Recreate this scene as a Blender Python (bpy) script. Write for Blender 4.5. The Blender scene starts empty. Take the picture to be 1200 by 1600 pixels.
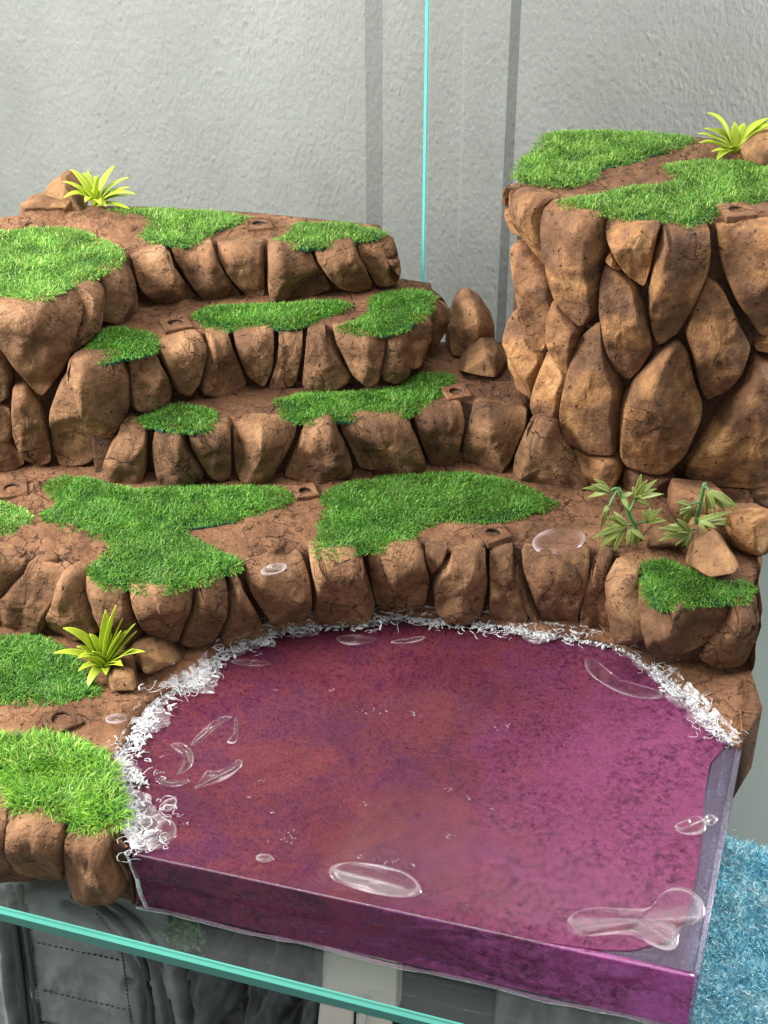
import bpy, bmesh, math, random
import numpy as np
from mathutils import Vector, Matrix, noise, geometry
random.seed(7); rng = np.random.default_rng(7)
SC = bpy.context.scene; COL = SC.collection

# ------------------------------------------------------------------ camera
F_PX, PITCH, DIST = 2400.0, 34.0, 10.0
_t = math.radians(PITCH)
FW = np.array([0, math.cos(_t), -math.sin(_t)]); UP = np.array([0, math.sin(_t), math.cos(_t)]); RT = np.array([1., 0, 0])
def ray(u, v): return FW + RT * (u - 600) / F_PX - UP * (v - 800) / F_PX
_r = ray(600, 1150); CAM = -_r / np.linalg.norm(_r) * DIST
def at(u, v, z):                      # photo pixel -> point on the horizontal plane z
    r = ray(u, v); return CAM + r * ((z - CAM[2]) / r[2])
def aty(u, v, y):                     # photo pixel -> point on the vertical plane y
    r = ray(u, v); return CAM + r * ((y - CAM[1]) / r[1])
cd = bpy.data.cameras.new('camera'); cam = bpy.data.objects.new('camera', cd); COL.objects.link(cam)
cam.location = CAM; cam.rotation_euler = (math.radians(90 - PITCH), 0, 0)
cd.sensor_width = 36; cd.lens = 36 * F_PX / 1600; cd.clip_start = .05; cd.clip_end = 200
cd.dof.use_dof = True; cd.dof.focus_distance = 10.2; cd.dof.aperture_fstop = 1.9
SC.camera = cam
SC.render.resolution_x, SC.render.resolution_y = 768, 1024
SC.render.engine = 'CYCLES'
SC.cycles.max_bounces = 10; SC.cycles.transparent_max_bounces = 24; SC.cycles.transmission_bounces = 8
SC.view_settings.view_transform = 'Standard'; SC.view_settings.look = 'None'; SC.view_settings.exposure = 0.2; SC.view_settings.gamma = 1

# ------------------------------------------------------------------ light: a room with a window on either side
w = bpy.data.worlds.new('World'); SC.world = w; w.use_nodes = True
bg = w.node_tree.nodes['Background']; bg.inputs[0].default_value = (.93, .97, 1, 1); bg.inputs[1].default_value = .31
def area(name, loc, target, sx, sy, power, col):
    l = bpy.data.lights.new(name, 'AREA'); l.shape = 'RECTANGLE'; l.size, l.size_y = sx, sy; l.energy = power; l.color = col
    o = bpy.data.objects.new(name, l); COL.objects.link(o); o.location = loc
    o.rotation_euler = (Vector(target) - Vector(loc)).to_track_quat('-Z', 'Y').to_euler(); return o
area('window_light_left', (-7.4, .6, 5.8), (0, 1.5, 1), 3.4, 3.6, 1850, (1, .97, .92))
area('window_light_right', (7.5, 3.2, 4.2), (1, 1.2, .8), 2.2, 3.2, 620, (1, .97, .92))
area('front_fill', (-1, -11, 7), (0, 0, .3), 5, 4, 120, (1, .98, .96))  # unseen fill added behind the camera to lift fronts and things below the shelf
area('overhead_fill', (0, 1.2, 11), (0, 1.5, 0), 6, 5, 700, (1, .98, .95))  # unseen overhead area put in as soft fill

# ------------------------------------------------------------------ materials
def mat(name):
    m = bpy.data.materials.new(name); m.use_nodes = True; nt = m.node_tree
    return m, nt, nt.nodes['Principled BSDF']
def N(nt, typ, **kw):
    n = nt.nodes.new(typ)
    for k, v in kw.items():
        if k == 'inp':
            for a, b in v.items(): n.inputs[a].default_value = b
        else: setattr(n, k, v)
    return n
def noise_tex(nt, vec, scale, detail=6, rough=.6, dist=0.):
    n = N(nt, 'ShaderNodeTexNoise', inp={'Scale': scale, 'Detail': detail, 'Roughness': rough, 'Distortion': dist}); nt.links.new(vec, n.inputs['Vector']); return n.outputs['Fac']
def ramp(nt, fac, stops):
    r = N(nt, 'ShaderNodeValToRGB'); e = r.color_ramp.elements
    while len(e) < len(stops): e.new(.5)
    for el, (p, c) in zip(e, stops): el.position = p; el.color = (*c, 1) if len(c) == 3 else c
    nt.links.new(fac, r.inputs[0]); return r.outputs[0]
def g(x): return (x, x, x)
def math_n(nt, op, a, b=None):
    n = N(nt, 'ShaderNodeMath', operation=op)
    for i, x in enumerate((a, b)):
        if x is None: continue
        if isinstance(x, (int, float)): n.inputs[i].default_value = x
        else: nt.links.new(x, n.inputs[i])
    return n.outputs[0]
def mixc(nt, fac, a, b, mode='MIX'):
    n = N(nt, 'ShaderNodeMix', data_type='RGBA', blend_type=mode)
    for s, x in ((0, fac), (6, a), (7, b)):
        if isinstance(x, (int, float)): n.inputs[s].default_value = x
        elif isinstance(x, tuple): n.inputs[s].default_value = (*x, 1)
        else: nt.links.new(x, n.inputs[s])
    return n.outputs[2]
def bump(nt, h, strength, dist, prev=None):
    b = N(nt, 'ShaderNodeBump', inp={'Strength': strength, 'Distance': dist}); nt.links.new(h, b.inputs['Height'])
    if prev is not None: nt.links.new(prev, b.inputs['Normal'])
    return b.outputs[0]
def clay(name, cols, crack=.5, crack_scale=5., pit=.6, rough=.8):
    """painted modelling clay: mottled browns, drying cracks, pits and grain"""
    m, nt, p = mat(name); tc = N(nt, 'ShaderNodeTexCoord'); co = tc.outputs['Object']
    oi = N(nt, 'ShaderNodeObjectInfo')
    sh = N(nt, 'ShaderNodeVectorMath', operation='ADD'); nt.links.new(co, sh.inputs[0])
    sc = N(nt, 'ShaderNodeVectorMath', operation='SCALE'); sc.inputs[0].default_value = (13, 7, 5); nt.links.new(oi.outputs['Random'], sc.inputs['Scale']); nt.links.new(sc.outputs[0], sh.inputs[1])
    v = sh.outputs[0]
    big = noise_tex(nt, v, 2.6, 6, .62, .6); fine = noise_tex(nt, v, 26, 8, .7); mid = noise_tex(nt, v, 8, 6, .65, .3)
    c = ramp(nt, big, [(.34, cols[0]), (.49, cols[1]), (.60, cols[2]), (.71, cols[3])])
    c = mixc(nt, .55, c, ramp(nt, fine, [(.3, g(.28)), (.55, g(.62)), (.75, g(.85))]), 'OVERLAY')
    hv = N(nt, 'ShaderNodeHueSaturation'); nt.links.new(c, hv.inputs['Color'])
    nt.links.new(math_n(nt, 'MULTIPLY_ADD', oi.outputs['Random'], .35), hv.inputs['Value']); hv.inputs['Value'].links[0].from_node.inputs[2].default_value = .84
    c = hv.outputs[0]
    # cracks
    wob = N(nt, 'ShaderNodeTexNoise', inp={'Scale': 6., 'Detail': 5.}); nt.links.new(v, wob.inputs['Vector'])
    wv = mixc(nt, .20, v, wob.outputs['Color'], 'ADD')
    vo = N(nt, 'ShaderNodeTexVoronoi', feature='DISTANCE_TO_EDGE', inp={'Scale': crack_scale}); nt.links.new(wv, vo.inputs['Vector'])
    vo2 = N(nt, 'ShaderNodeTexVoronoi', feature='DISTANCE_TO_EDGE', inp={'Scale': crack_scale * 2.7}); nt.links.new(wv, vo2.inputs['Vector'])
    mask = ramp(nt, noise_tex(nt, v, 3.1, 4, .6), [(.60 - .16 * crack, g(1)), (.74 - .16 * crack, g(.0))])
    mask2 = ramp(nt, noise_tex(nt, v, 4.3, 4, .6, .5), [(.64 - .16 * crack, g(1)), (.76 - .16 * crack, g(0))])
    k1 = math_n(nt, 'MAXIMUM', ramp(nt, vo.outputs['Distance'], [(.0, g(0)), (.020, g(1))]), mask)
    k2 = math_n(nt, 'MAXIMUM', ramp(nt, vo2.outputs['Distance'], [(.0, g(0)), (.024, g(1))]), mask2)
    cr = math_n(nt, 'MULTIPLY', k1, k2)
    pn = noise_tex(nt, v, 21, 2, .4, .1)
    pt = ramp(nt, pn, [(.17 + .06 * pit, g(0)), (.25 + .06 * pit, g(1))])
    h = math_n(nt, 'MULTIPLY', cr, pt)
    c = mixc(nt, math_n(nt, 'SUBTRACT', 1., h), c, mixc(nt, .5, c, (.06, .03, .018)))
    nt.links.new(c, p.inputs['Base Color'])
    b = bump(nt, mid, .6, .06); b = bump(nt, fine, .7, .025, b); b = bump(nt, h, 1., .05, b)
    nt.links.new(b, p.inputs['Normal']); p.inputs['Roughness'].default_value = rough; p.inputs['Specular IOR Level'].default_value = .3
    return m
STEP = clay('step_clay', [(.10, .050, .025), (.185, .094, .046), (.25, .134, .066), (.34, .20, .105)], .62, 4.4)
TOWER = clay('tower_clay', [(.10, .048, .027), (.21, .104, .050), (.36, .18, .070), (.48, .28, .135)], .22, 5.5, .9, .66)
SOIL = clay('soil_clay', [(.09, .042, .021), (.155, .074, .036), (.20, .10, .05), (.27, .145, .078)], .8, 3.2, 1.2, .85)
CORE = clay('core_clay', [(.05, .025, .014), (.078, .039, .021), (.10, .05, .028), (.12, .066, .038)], .5)  # clay darkened, as by a wash, to deepen the shade in the crevices
BOULDER = clay('boulder_clay', [(.12, .062, .032), (.20, .106, .05), (.30, .16, .07), (.38, .23, .12)], .0, 4., .7)
EDGE = clay('lit_edge_clay', [(.22, .11, .05), (.36, .19, .09), (.48, .28, .15), (.55, .36, .22)], .3, 6.)  # paler clay: brightness of the lit side put into the colour

m_, nt_, HP_ = mat('peg_hole_shade'); HOLE = m_; HP_.inputs['Base Color'].default_value = (.012, .008, .006, 1); HP_.inputs['Roughness'].default_value = .9  # near-black paint stands for the shade inside the shallow holes
def grass_mat(name, dark, mid, light, tip):
    m, nt, p = mat(name); ge = N(nt, 'ShaderNodeNewGeometry')
    c = ramp(nt, ge.outputs['Random Per Island'], [(.0, dark), (.42, mid), (.8, light), (1., tip)])
    tc = N(nt, 'ShaderNodeTexCoord')
    pa = noise_tex(nt, tc.outputs['Object'], 3.5, 4, .6)
    c = mixc(nt, .8, c, ramp(nt, pa, [(.3, g(.32)), (.7, g(.68))]), 'OVERLAY')
    nt.links.new(c, p.inputs['Base Color']); p.inputs['Roughness'].default_value = .45; p.inputs['Specular IOR Level'].default_value = .35
    tr = N(nt, 'ShaderNodeBsdfTranslucent'); nt.links.new(c, tr.inputs['Color'])
    mx = N(nt, 'ShaderNodeMixShader', inp={0: .35}); nt.links.new(p.outputs[0], mx.inputs[1]); nt.links.new(tr.outputs[0], mx.inputs[2])
    nt.links.new(mx.outputs[0], nt.nodes['Material Output'].inputs[0]); return m
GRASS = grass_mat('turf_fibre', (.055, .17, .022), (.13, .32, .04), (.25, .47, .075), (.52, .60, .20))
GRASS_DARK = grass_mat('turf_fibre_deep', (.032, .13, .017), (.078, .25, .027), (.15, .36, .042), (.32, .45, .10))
GRASS_LONG = grass_mat('turf_fibre_long', (.05, .18, .018), (.13, .36, .03), (.27, .52, .05), (.50, .64, .17))
def simple(name, col, rough=.5, spec=.5, **kw):
    m, nt, p = mat(name); p.inputs['Base Color'].default_value = (*col, 1); p.inputs['Roughness'].default_value = rough; p.inputs['Specular IOR Level'].default_value = spec
    for k, v in kw.items(): p.inputs[k].default_value = v
    return m
MATBACK = simple('turf_backing', (.015, .075, .03), .7)
def leaf_mat(name, base, tip, waxy=.35):
    m, nt, p = mat(name); at_ = N(nt, 'ShaderNodeAttribute', attribute_name='along')
    tc = N(nt, 'ShaderNodeTexCoord'); f = noise_tex(nt, tc.outputs['Object'], 14, 4)
    c = ramp(nt, math_n(nt, 'ADD', at_.outputs['Fac'], math_n(nt, 'MULTIPLY_ADD', f, .5)), [(.0, base), (.9, tip)])
    nt.links.new(c, p.inputs['Base Color']); p.inputs['Roughness'].default_value = waxy
    tr = N(nt, 'ShaderNodeBsdfTranslucent'); nt.links.new(c, tr.inputs['Color'])
    mx = N(nt, 'ShaderNodeMixShader', inp={0: .35}); nt.links.new(p.outputs[0], mx.inputs[1]); nt.links.new(tr.outputs[0], mx.inputs[2])
    nt.links.new(mx.outputs[0], nt.nodes['Material Output'].inputs[0]); return m
FERN = leaf_mat('lime_leaf_plastic', (.22, .38, .015), (.52, .64, .06))
PALM = leaf_mat('olive_leaf_plastic', (.08, .165, .035), (.31, .38, .10), .45)
STEM = simple('stem_plastic', (.075, .20, .06), .4)

def clear_mat(name, tint, diffuse, dcol, ior=1.45, rough=.03, nscale=0, amount=1.):
    """thin-walled clear plastic or glass: see-through with fresnel reflections and a little milk"""
    m, nt, p = mat(name); nt.nodes.remove(p); out = nt.nodes['Material Output']
    tr = N(nt, 'ShaderNodeBsdfTransparent', inp={0: (*tint, 1)}); df = N(nt, 'ShaderNodeBsdfDiffuse', inp={0: (*dcol, 1)}); gl = N(nt, 'ShaderNodeBsdfGlossy', inp={0: (1, 1, 1, 1), 'Roughness': rough})
    m1 = N(nt, 'ShaderNodeMixShader', inp={0: diffuse}); nt.links.new(tr.outputs[0], m1.inputs[1]); nt.links.new(df.outputs[0], m1.inputs[2])
    fr = N(nt, 'ShaderNodeFresnel', inp={0: ior}); m2 = N(nt, 'ShaderNodeMixShader')
    nt.links.new(math_n(nt, 'MULTIPLY', fr.outputs[0], amount), m2.inputs[0]); nt.links.new(m1.outputs[0], m2.inputs[1]); nt.links.new(gl.outputs[0], m2.inputs[2]); nt.links.new(m2.outputs[0], out.inputs[0])
    if nscale:
        tc = N(nt, 'ShaderNodeTexCoord'); b = bump(nt, noise_tex(nt, tc.outputs['Object'], nscale, 4), .35, .03); nt.links.new(b, gl.inputs['Normal']); nt.links.new(b, fr.inputs['Normal'])
    return m
GEL = clear_mat('clear_gel', (.985, .95, .97), .13, (.82, .68, .76), 1.45, .13, 0, .32)
_g = GEL.node_tree; _d = [n for n in _g.nodes if n.type == 'MIX_SHADER' and n.inputs[2].links[0].from_node.type == 'BSDF_DIFFUSE'][0]
_a = N(_g, 'ShaderNodeAttribute', attribute_name='rim'); _g.links.new(math_n(_g, 'MULTIPLY_ADD', _a.outputs['Fac'], .34), _d.inputs[0]); _d.inputs[0].links[0].from_node.inputs[2].default_value = .02
CLEARRESIN = clear_mat('clear_resin', (.86, .83, .95), .16, (.50, .46, .62), 1.45, .05, 30)
GLASS = clear_mat('glass_sheet', (.93, .97, .95), .03, (.6, .7, .68), 1.45, .0, amount=.7)
GLASSBACK = clear_mat('glass_back', (.96, .975, .965), .0, (.6, .7, .68), 1.35, .02, amount=.6)
GLASSEDGE = simple('glass_cut_edge', (.018, .20, .16), .25, .5, **{'Coat Weight': .5})
GLASSTOP = simple('glass_cut_bevel', (.10, .42, .34), .2)
GLASSLINE = simple('glass_cut_line', (.13, .66, .62), .35, .5)
def foam_mat():
    m, nt, p = mat('white_silicone'); p.inputs['Base Color'].default_value = (.86, .85, .86, 1); p.inputs['Roughness'].default_value = .16
    p.inputs['Coat Weight'].default_value = .6; p.inputs['Subsurface Weight'].default_value = .2; p.inputs['Subsurface Scale'].default_value = .03
    t = N(nt, 'ShaderNodeBsdfTransparent'); mx = N(nt, 'ShaderNodeMixShader', inp={0: .40}); nt.links.new(p.outputs[0], mx.inputs[1]); nt.links.new(t.outputs[0], mx.inputs[2])
    nt.links.new(mx.outputs[0], nt.nodes['Material Output'].inputs[0]); return m
FOAM = foam_mat()
def resin_mat(name='purple_resin', front=False):
    m, nt, p = mat(name); tc = N(nt, 'ShaderNodeTexCoord'); v = tc.outputs['Object']
    sw = noise_tex(nt, v, .85, 5, .55, 1.4); sw2 = noise_tex(nt, v, 2.3, 6, .6, 1.0); gr = noise_tex(nt, v, 42, 6, .75); bl = noise_tex(nt, v, 22, 8, .75, .3)
    sx = N(nt, 'ShaderNodeSeparateXYZ'); nt.links.new(v, sx.inputs[0])
    c = ramp(nt, sw, [(.3, (.085, .014, .036)), (.45, (.138, .024, .036)), (.55, (.175, .037, .043)), (.68, (.115, .017, .055))])
    c = mixc(nt, ramp(nt, sw2, [(.45, g(0)), (.68, g(.75))]), c, (.095, .016, .065))
    pk = math_n(nt, 'ADD', math_n(nt, 'MULTIPLY', sx.outputs[0], .42), math_n(nt, 'MULTIPLY', sx.outputs[1], -.16))  # pinker towards the right: side light in the resin, painted into the colour
    pk = ramp(nt, math_n(nt, 'ADD', pk, math_n(nt, 'MULTIPLY', sw2, .5)), [(.42, g(0)), (1.25, g(.9))])
    c = mixc(nt, pk, c, (.29, .072, .17))
    if front:  # front copy: pearl pigment plus painted-in brightness, growing to the right
        mpf = N(nt, 'ShaderNodeMapping'); mpf.inputs['Scale'].default_value = (.8, .8, 1.7); nt.links.new(v, mpf.inputs[0]); sf = noise_tex(nt, mpf.outputs[0], 2.2, 7, .65, 1.6)
        c = mixc(nt, .9, c, ramp(nt, math_n(nt, 'ADD', math_n(nt, 'MULTIPLY', sx.outputs[0], .15), sf), [(.28, (.11, .014, .065)), (.42, (.27, .036, .10)), (.52, (.19, .028, .14)), (.62, (.42, .075, .28)), (.78, (.66, .18, .54))]))
    c = mixc(nt, math_n(nt, 'MULTIPLY', ramp(nt, bl, [(.38, g(.9)), (.55, g(0))]), ramp(nt, noise_tex(nt, v, 1.7, 4, .6), [(.38, g(.15)), (.56, g(1))])), c, (.075, .008, .04))
    c = mixc(nt, .5, c, ramp(nt, gr, [(.3, g(.25)), (.7, g(.75))]), 'OVERLAY')
    spk = noise_tex(nt, v, 95, 2, .5)
    c = mixc(nt, ramp(nt, spk, [(.70, g(0)), (.76, g(.6))]), c, (.75, .40, .60))
    nt.links.new(c, p.inputs['Base Color']); p.inputs['Roughness'].default_value = .42; p.inputs['Specular IOR Level'].default_value = .25
    fl = N(nt, 'ShaderNodeTexVoronoi', inp={'Scale': 75.}); nt.links.new(v, fl.inputs['Vector']); fc = N(nt, 'ShaderNodeSeparateColor'); nt.links.new(fl.outputs['Color'], fc.inputs[0])
    nt.links.new(math_n(nt, 'MULTIPLY', ramp(nt, fc.outputs[1], [(.86, g(0)), (.9, g(1))]), .8), p.inputs['Metallic'])
    nt.links.new(bump(nt, fc.outputs[0], .28, .02, bump(nt, gr, .5, .02, bump(nt, bl, .5, .03))), p.inputs['Normal'])
    p.inputs['Subsurface Weight'].default_value = .4; p.inputs['Subsurface Scale'].default_value = .16; p.inputs['Subsurface Radius'].default_value = (1., .25, .8)
    return m
RESIN = resin_mat(); RESINF = resin_mat('purple_resin_lit_pearl', True)

# ------------------------------------------------------------------ object helpers
def link(name, me, m, parent=None, smooth=True):
    o = bpy.data.objects.new(name, me); COL.objects.link(o)
    if m is not None:
        for x in (m if isinstance(m, (list, tuple)) else [m]): me.materials.append(x)
    if smooth: me.polygons.foreach_set('use_smooth', np.ones(len(me.polygons), bool))
    if parent is not None: o.parent = parent
    return o
def mesh(name, v, f, m, parent=None, smooth=True):
    me = bpy.data.meshes.new(name); me.from_pydata([tuple(map(float, p)) for p in v], [], [tuple(map(int, q)) for q in f]); me.update()
    return link(name, me, m, parent, smooth)
def empty(name, loc=(0, 0, 0)):
    o = bpy.data.objects.new(name, None); COL.objects.link(o); o.location = loc; o.empty_display_size = .1; return o
def tag(o, label=None, cat=None, group=None, kind=None):
    for k, v in (('label', label), ('category', cat), ('group', group), ('kind', kind)):
        if v: o[k] = v
    return o
def keep(child, parent):               # parent without moving (parents sit unrotated at their location)
    child.parent = parent; child.matrix_parent_inverse = Matrix.Translation(-Vector(parent.location)); return child
def chaikin(p, n=2, closed=True):
    p = np.asarray(p, float)
    for _ in range(n):
        q = np.roll(p, -1, 0) if closed else p[1:]
        a = p if closed else p[:-1]
        s = np.empty((2 * len(a), p.shape[1])); s[0::2] = a * .75 + q * .25; s[1::2] = a * .25 + q * .75
        p = s if closed else np.vstack([p[:1], s, p[-1:]])
    return p
def resample(p, n, closed=True):
    p = np.asarray(p, float); q = np.vstack([p, p[:1]]) if closed else p
    d = np.r_[0, np.cumsum(np.linalg.norm(np.diff(q, axis=0), axis=1))]
    t = np.linspace(0, d[-1], n, endpoint=not closed)
    return np.stack([np.interp(t, d, q[:, k]) for k in range(p.shape[1])], 1)
def inside(poly, pts):
    x, y = pts[:, 0], pts[:, 1]; r = np.zeros(len(pts), bool); j = len(poly) - 1
    for i in range(len(poly)):
        xi, yi, xj, yj = *poly[i][:2], *poly[j][:2]
        c = ((yi > y) != (yj > y)) & (x < (xj - xi) * (y - yi) / (yj - yi + 1e-12) + xi); r ^= c; j = i
    return r
def edge_dist(poly, pts, closed=True):
    a = np.asarray(poly)[:, :2]; b = np.roll(a, -1, 0)
    if not closed: a, b = a[:-1], b[:-1]
    d = np.full(len(pts), 1e9)
    for p, q in zip(a, b):
        e = q - p; t = np.clip(((pts - p) @ e) / (e @ e + 1e-12), 0, 1); d = np.minimum(d, np.linalg.norm(pts - p - t[:, None] * e, axis=1))
    return d
def fbm(p, scale, octs=4, seed=0.):
    return noise.fractal(Vector((p[0] * scale + seed, p[1] * scale - seed, p[2] * scale + 2 * seed)), 1.0, 2.0, octs)
def px(pts, z): return np.array([at(u, v, z) for u, v in pts])
def offset_curve(c, d):                # move an open plan curve (left to right) away from the viewer
    c = np.asarray(c)[:, :2]; t = np.gradient(c, axis=0); t /= np.linalg.norm(t, axis=1)[:, None] + 1e-9
    return c + np.stack([-t[:, 1], t[:, 0]], 1) * d

# ------------------------------------------------------------------ heights of the ledges
Z0, Z1, Z2, Z3, Z4, ZT, ZB = .06, .611, 1.065, 1.537, 1.947, 2.663, -.463

def slab(name, front, back, ztop, zbot, parent, inset=.10, rough=.018, spacing=.045, clod=()):
    """a ledge: its clay top, rolled over at the front crest, and the dark wall behind the stones"""
    f = offset_curve(resample(chaikin(front, 2, False), max(30, int(len(front) * 9)), False), inset)
    poly = np.vstack([f, np.asarray(back)[:, :2]]); n = len(poly)
    lo, hi = poly.min(0), poly.max(0)
    gx, gy = np.meshgrid(np.arange(lo[0], hi[0], spacing), np.arange(lo[1], hi[1], spacing)); P = np.stack([gx.ravel(), gy.ravel()], 1)
    P += rng.uniform(-.3, .3, P.shape) * spacing
    P = P[inside(poly, P)]; P = P[edge_dist(poly, P) > spacing * .5]
    allp = np.vstack([poly, P])
    vs, es, fs, *_ = geometry.delaunay_2d_cdt([Vector(p) for p in allp], [(i, (i + 1) % n) for i in range(n)], [], 1, 1e-6)
    vs = np.array([tuple(x) for x in vs])
    d = edge_dist(f, vs, False)
    z = np.full(len(vs), ztop) - np.clip(.05 - d, 0, .05) * .6
    for i, p in enumerate(vs):
        q = (p[0], p[1], ztop); a = fbm(q, 2.2, 5, 3.1); b = fbm(q, 9, 4, 1.7)
        z[i] += rough * (a * .5 + max(-.6, b) * .5)
        for (cx, cy, r, amp) in clod:
            t = ((p[0] - cx) ** 2 + ((p[1] - cy) * 1.3) ** 2) ** .5 / r
            if t < 1: z[i] += amp * (1 - t * t) * (.4 + abs(noise.noise(Vector((p[0] * 14, p[1] * 14, ztop)))) * 1.6)
    V = [(x, y, zz) for (x, y), zz in zip(vs, z)]; Fc = [tuple(q) for q in fs]
    if ztop > zbot:
        ci = []
        for p in poly:
            ci.append(int(np.argmin(((vs - p) ** 2).sum(1))))
        b0 = len(V); V += [(p[0], p[1], zbot) for p in poly]
        for i in range(n): j = (i + 1) % n; Fc.append((ci[i], b0 + i, b0 + j, ci[j]))
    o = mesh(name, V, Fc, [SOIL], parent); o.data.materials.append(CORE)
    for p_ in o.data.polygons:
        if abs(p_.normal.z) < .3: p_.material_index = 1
    return o

def corners(p, k=.13):
    p = np.asarray(p, float); q = np.roll(p, -1, 0); s = np.empty((2 * len(p), 2)); s[0::2] = p * (1 - k) + q * k; s[1::2] = p * k + q * (1 - k); return s
class Face:
    """a vertical face under a plan curve: photo pixels are carried onto it"""
    def __init__(s, curve, zb, zt): s.c = np.asarray(curve)[:, :2]; s.zb, s.zt = zb, zt
    def hit(s, u, v):
        r = ray(u, v); best = ext = None
        for a, b in zip(s.c[:-1], s.c[1:]):
            e = b - a; M = np.array([[r[0], -e[0]], [r[1], -e[1]]])
            if abs(np.linalg.det(M)) < 1e-9: continue
            t, k = np.linalg.solve(M, a - CAM[:2])
            if t <= 0 or not -.02 <= k <= 1.02: continue
            p = CAM + r * t; nrm = np.array([e[1], -e[0], 0]) / (np.linalg.norm(e) + 1e-9)
            if s.zb - .3 <= p[2] <= s.zt + .03:
                if best is None or t < best[0]: best = (t, p, nrm)
            elif p[2] <= s.zt + .25:
                if ext is None or t < ext[0]: ext = (t, p, nrm)
        return best or ext
def stone(face, poly, m, parent, bulge=1., roll=.09, name='stone', push=0., nseg=56, floor=None, wrap=None):
    """one carved stone: a faceted pillow inside its outline; where it reaches the crest it bends back over the ledge"""
    P = resample(corners(poly), nseg); P = P.mean(0) + (P - P.mean(0)) * .985; H = [face.hit(u, v) for u, v in P]
    ok = [h for h in H if h]
    if len(ok) < 6: return None
    nrm = np.mean([h[2] for h in ok], 0); nrm /= np.linalg.norm(nrm); ym = np.mean([h[1][1] for h in ok])
    O = np.array([h[1] if h else aty(*p, ym) for h, p in zip(H, P)])
    zt = face.zt + .004; O[:, 2] = np.minimum(O[:, 2], zt); O[:, 2] = np.maximum(O[:, 2], (face.zb if floor is None else floor) - .04)
    W = np.clip((O[:, 2] - (zt - .11)) / .10, 0, 1); W = W * W * (3 - 2 * W)
    O[:, 2] += W * (random.uniform(.12, .19) if wrap is None else wrap)
    c = O.mean(0); tg = np.array([-nrm[1], nrm[0], 0]); ab = np.stack([(O - c) @ tg, O[:, 2] - c[2]], 1)
    wmin = min(np.ptp(ab[:, 0]), np.ptp(ab[:, 1])); R = np.abs(ab).max()
    h = float(np.clip(.38 * wmin, .05, .20)) * bulge; sd = random.uniform(0, 90)
    planes = []; ph = random.gauss(0, .35)
    for sg in (1, -1):
        d = np.array([math.cos(ph), math.sin(ph)]) * sg; planes.append((h * random.uniform(.88, 1.06), d * h * random.uniform(.5, 2.1) / R))
    planes.append((h * random.uniform(.8, 1.0), np.array([random.gauss(0, .3), 1.]) * h * random.uniform(.3, 1.4) / R))
    an = random.uniform(0, 6.28); planes.append((h * random.uniform(.6, .85), np.array([math.cos(an), math.sin(an)]) * h * random.uniform(.6, 1.6) / R))
    S = [1, .985, .955, .91, .85, .78, .70, .61, .51, .40, .28, .15]
    rings = [(.97, -.22), (.99, -.10), (1., -.03)]; bc = zt - roll; V = []
    def place(q, off):
        if q[2] <= bc: return q + nrm * (off + push)
        f = min((q[2] - bc) / roll, math.pi / 2); rem = max(0., q[2] - bc - roll * math.pi / 2); k = f / (math.pi / 2); k = k * k * (3 - 2 * k)
        o2 = off * (1 - .86 * k) if off > 0 else max(off, -.07); r = max(roll + o2, .01)
        p = q + nrm * (push - roll + r * math.cos(f) - rem); p[2] = bc + r * math.sin(f) - rem * .12; return p
    for s, o in rings:
        for p in O: V.append(place(c + (p - c) * s, o))
    for s in S:
        for p, q in zip(O, ab):
            off = h * 1.1 * (1 - s ** 4.5) ** .6
            for h0, k in planes:
                pl = h0 + (q * s) @ k
                if pl < off: off = off * .04 + max(pl, -.02) * .96
            w3 = c + (p - c) * s
            off += (.05 * fbm(w3, 2.6, 3, sd) * wmin + .026 * fbm(w3, 8, 5, sd)) * (1 - s ** 6)
            V.append(place(w3, off))
    nr = len(rings) + len(S); Fc = []
    for i in range(nr - 1):
        for j in range(nseg): k = (j + 1) % nseg; Fc.append((i * nseg + j, i * nseg + k, (i + 1) * nseg + k, (i + 1) * nseg + j))
    V.append(np.mean(V[-nseg:], 0)); l = len(V) - 1; b = (nr - 1) * nseg
    for j in range(nseg): Fc.append((b + j, b + (j + 1) % nseg, l))
    o = mesh(name, V, Fc, m, parent); f0 = o.data.polygons[-1]
    if np.dot(np.array(f0.normal), nrm) < -.2: o.data.flip_normals()
    return o

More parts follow.
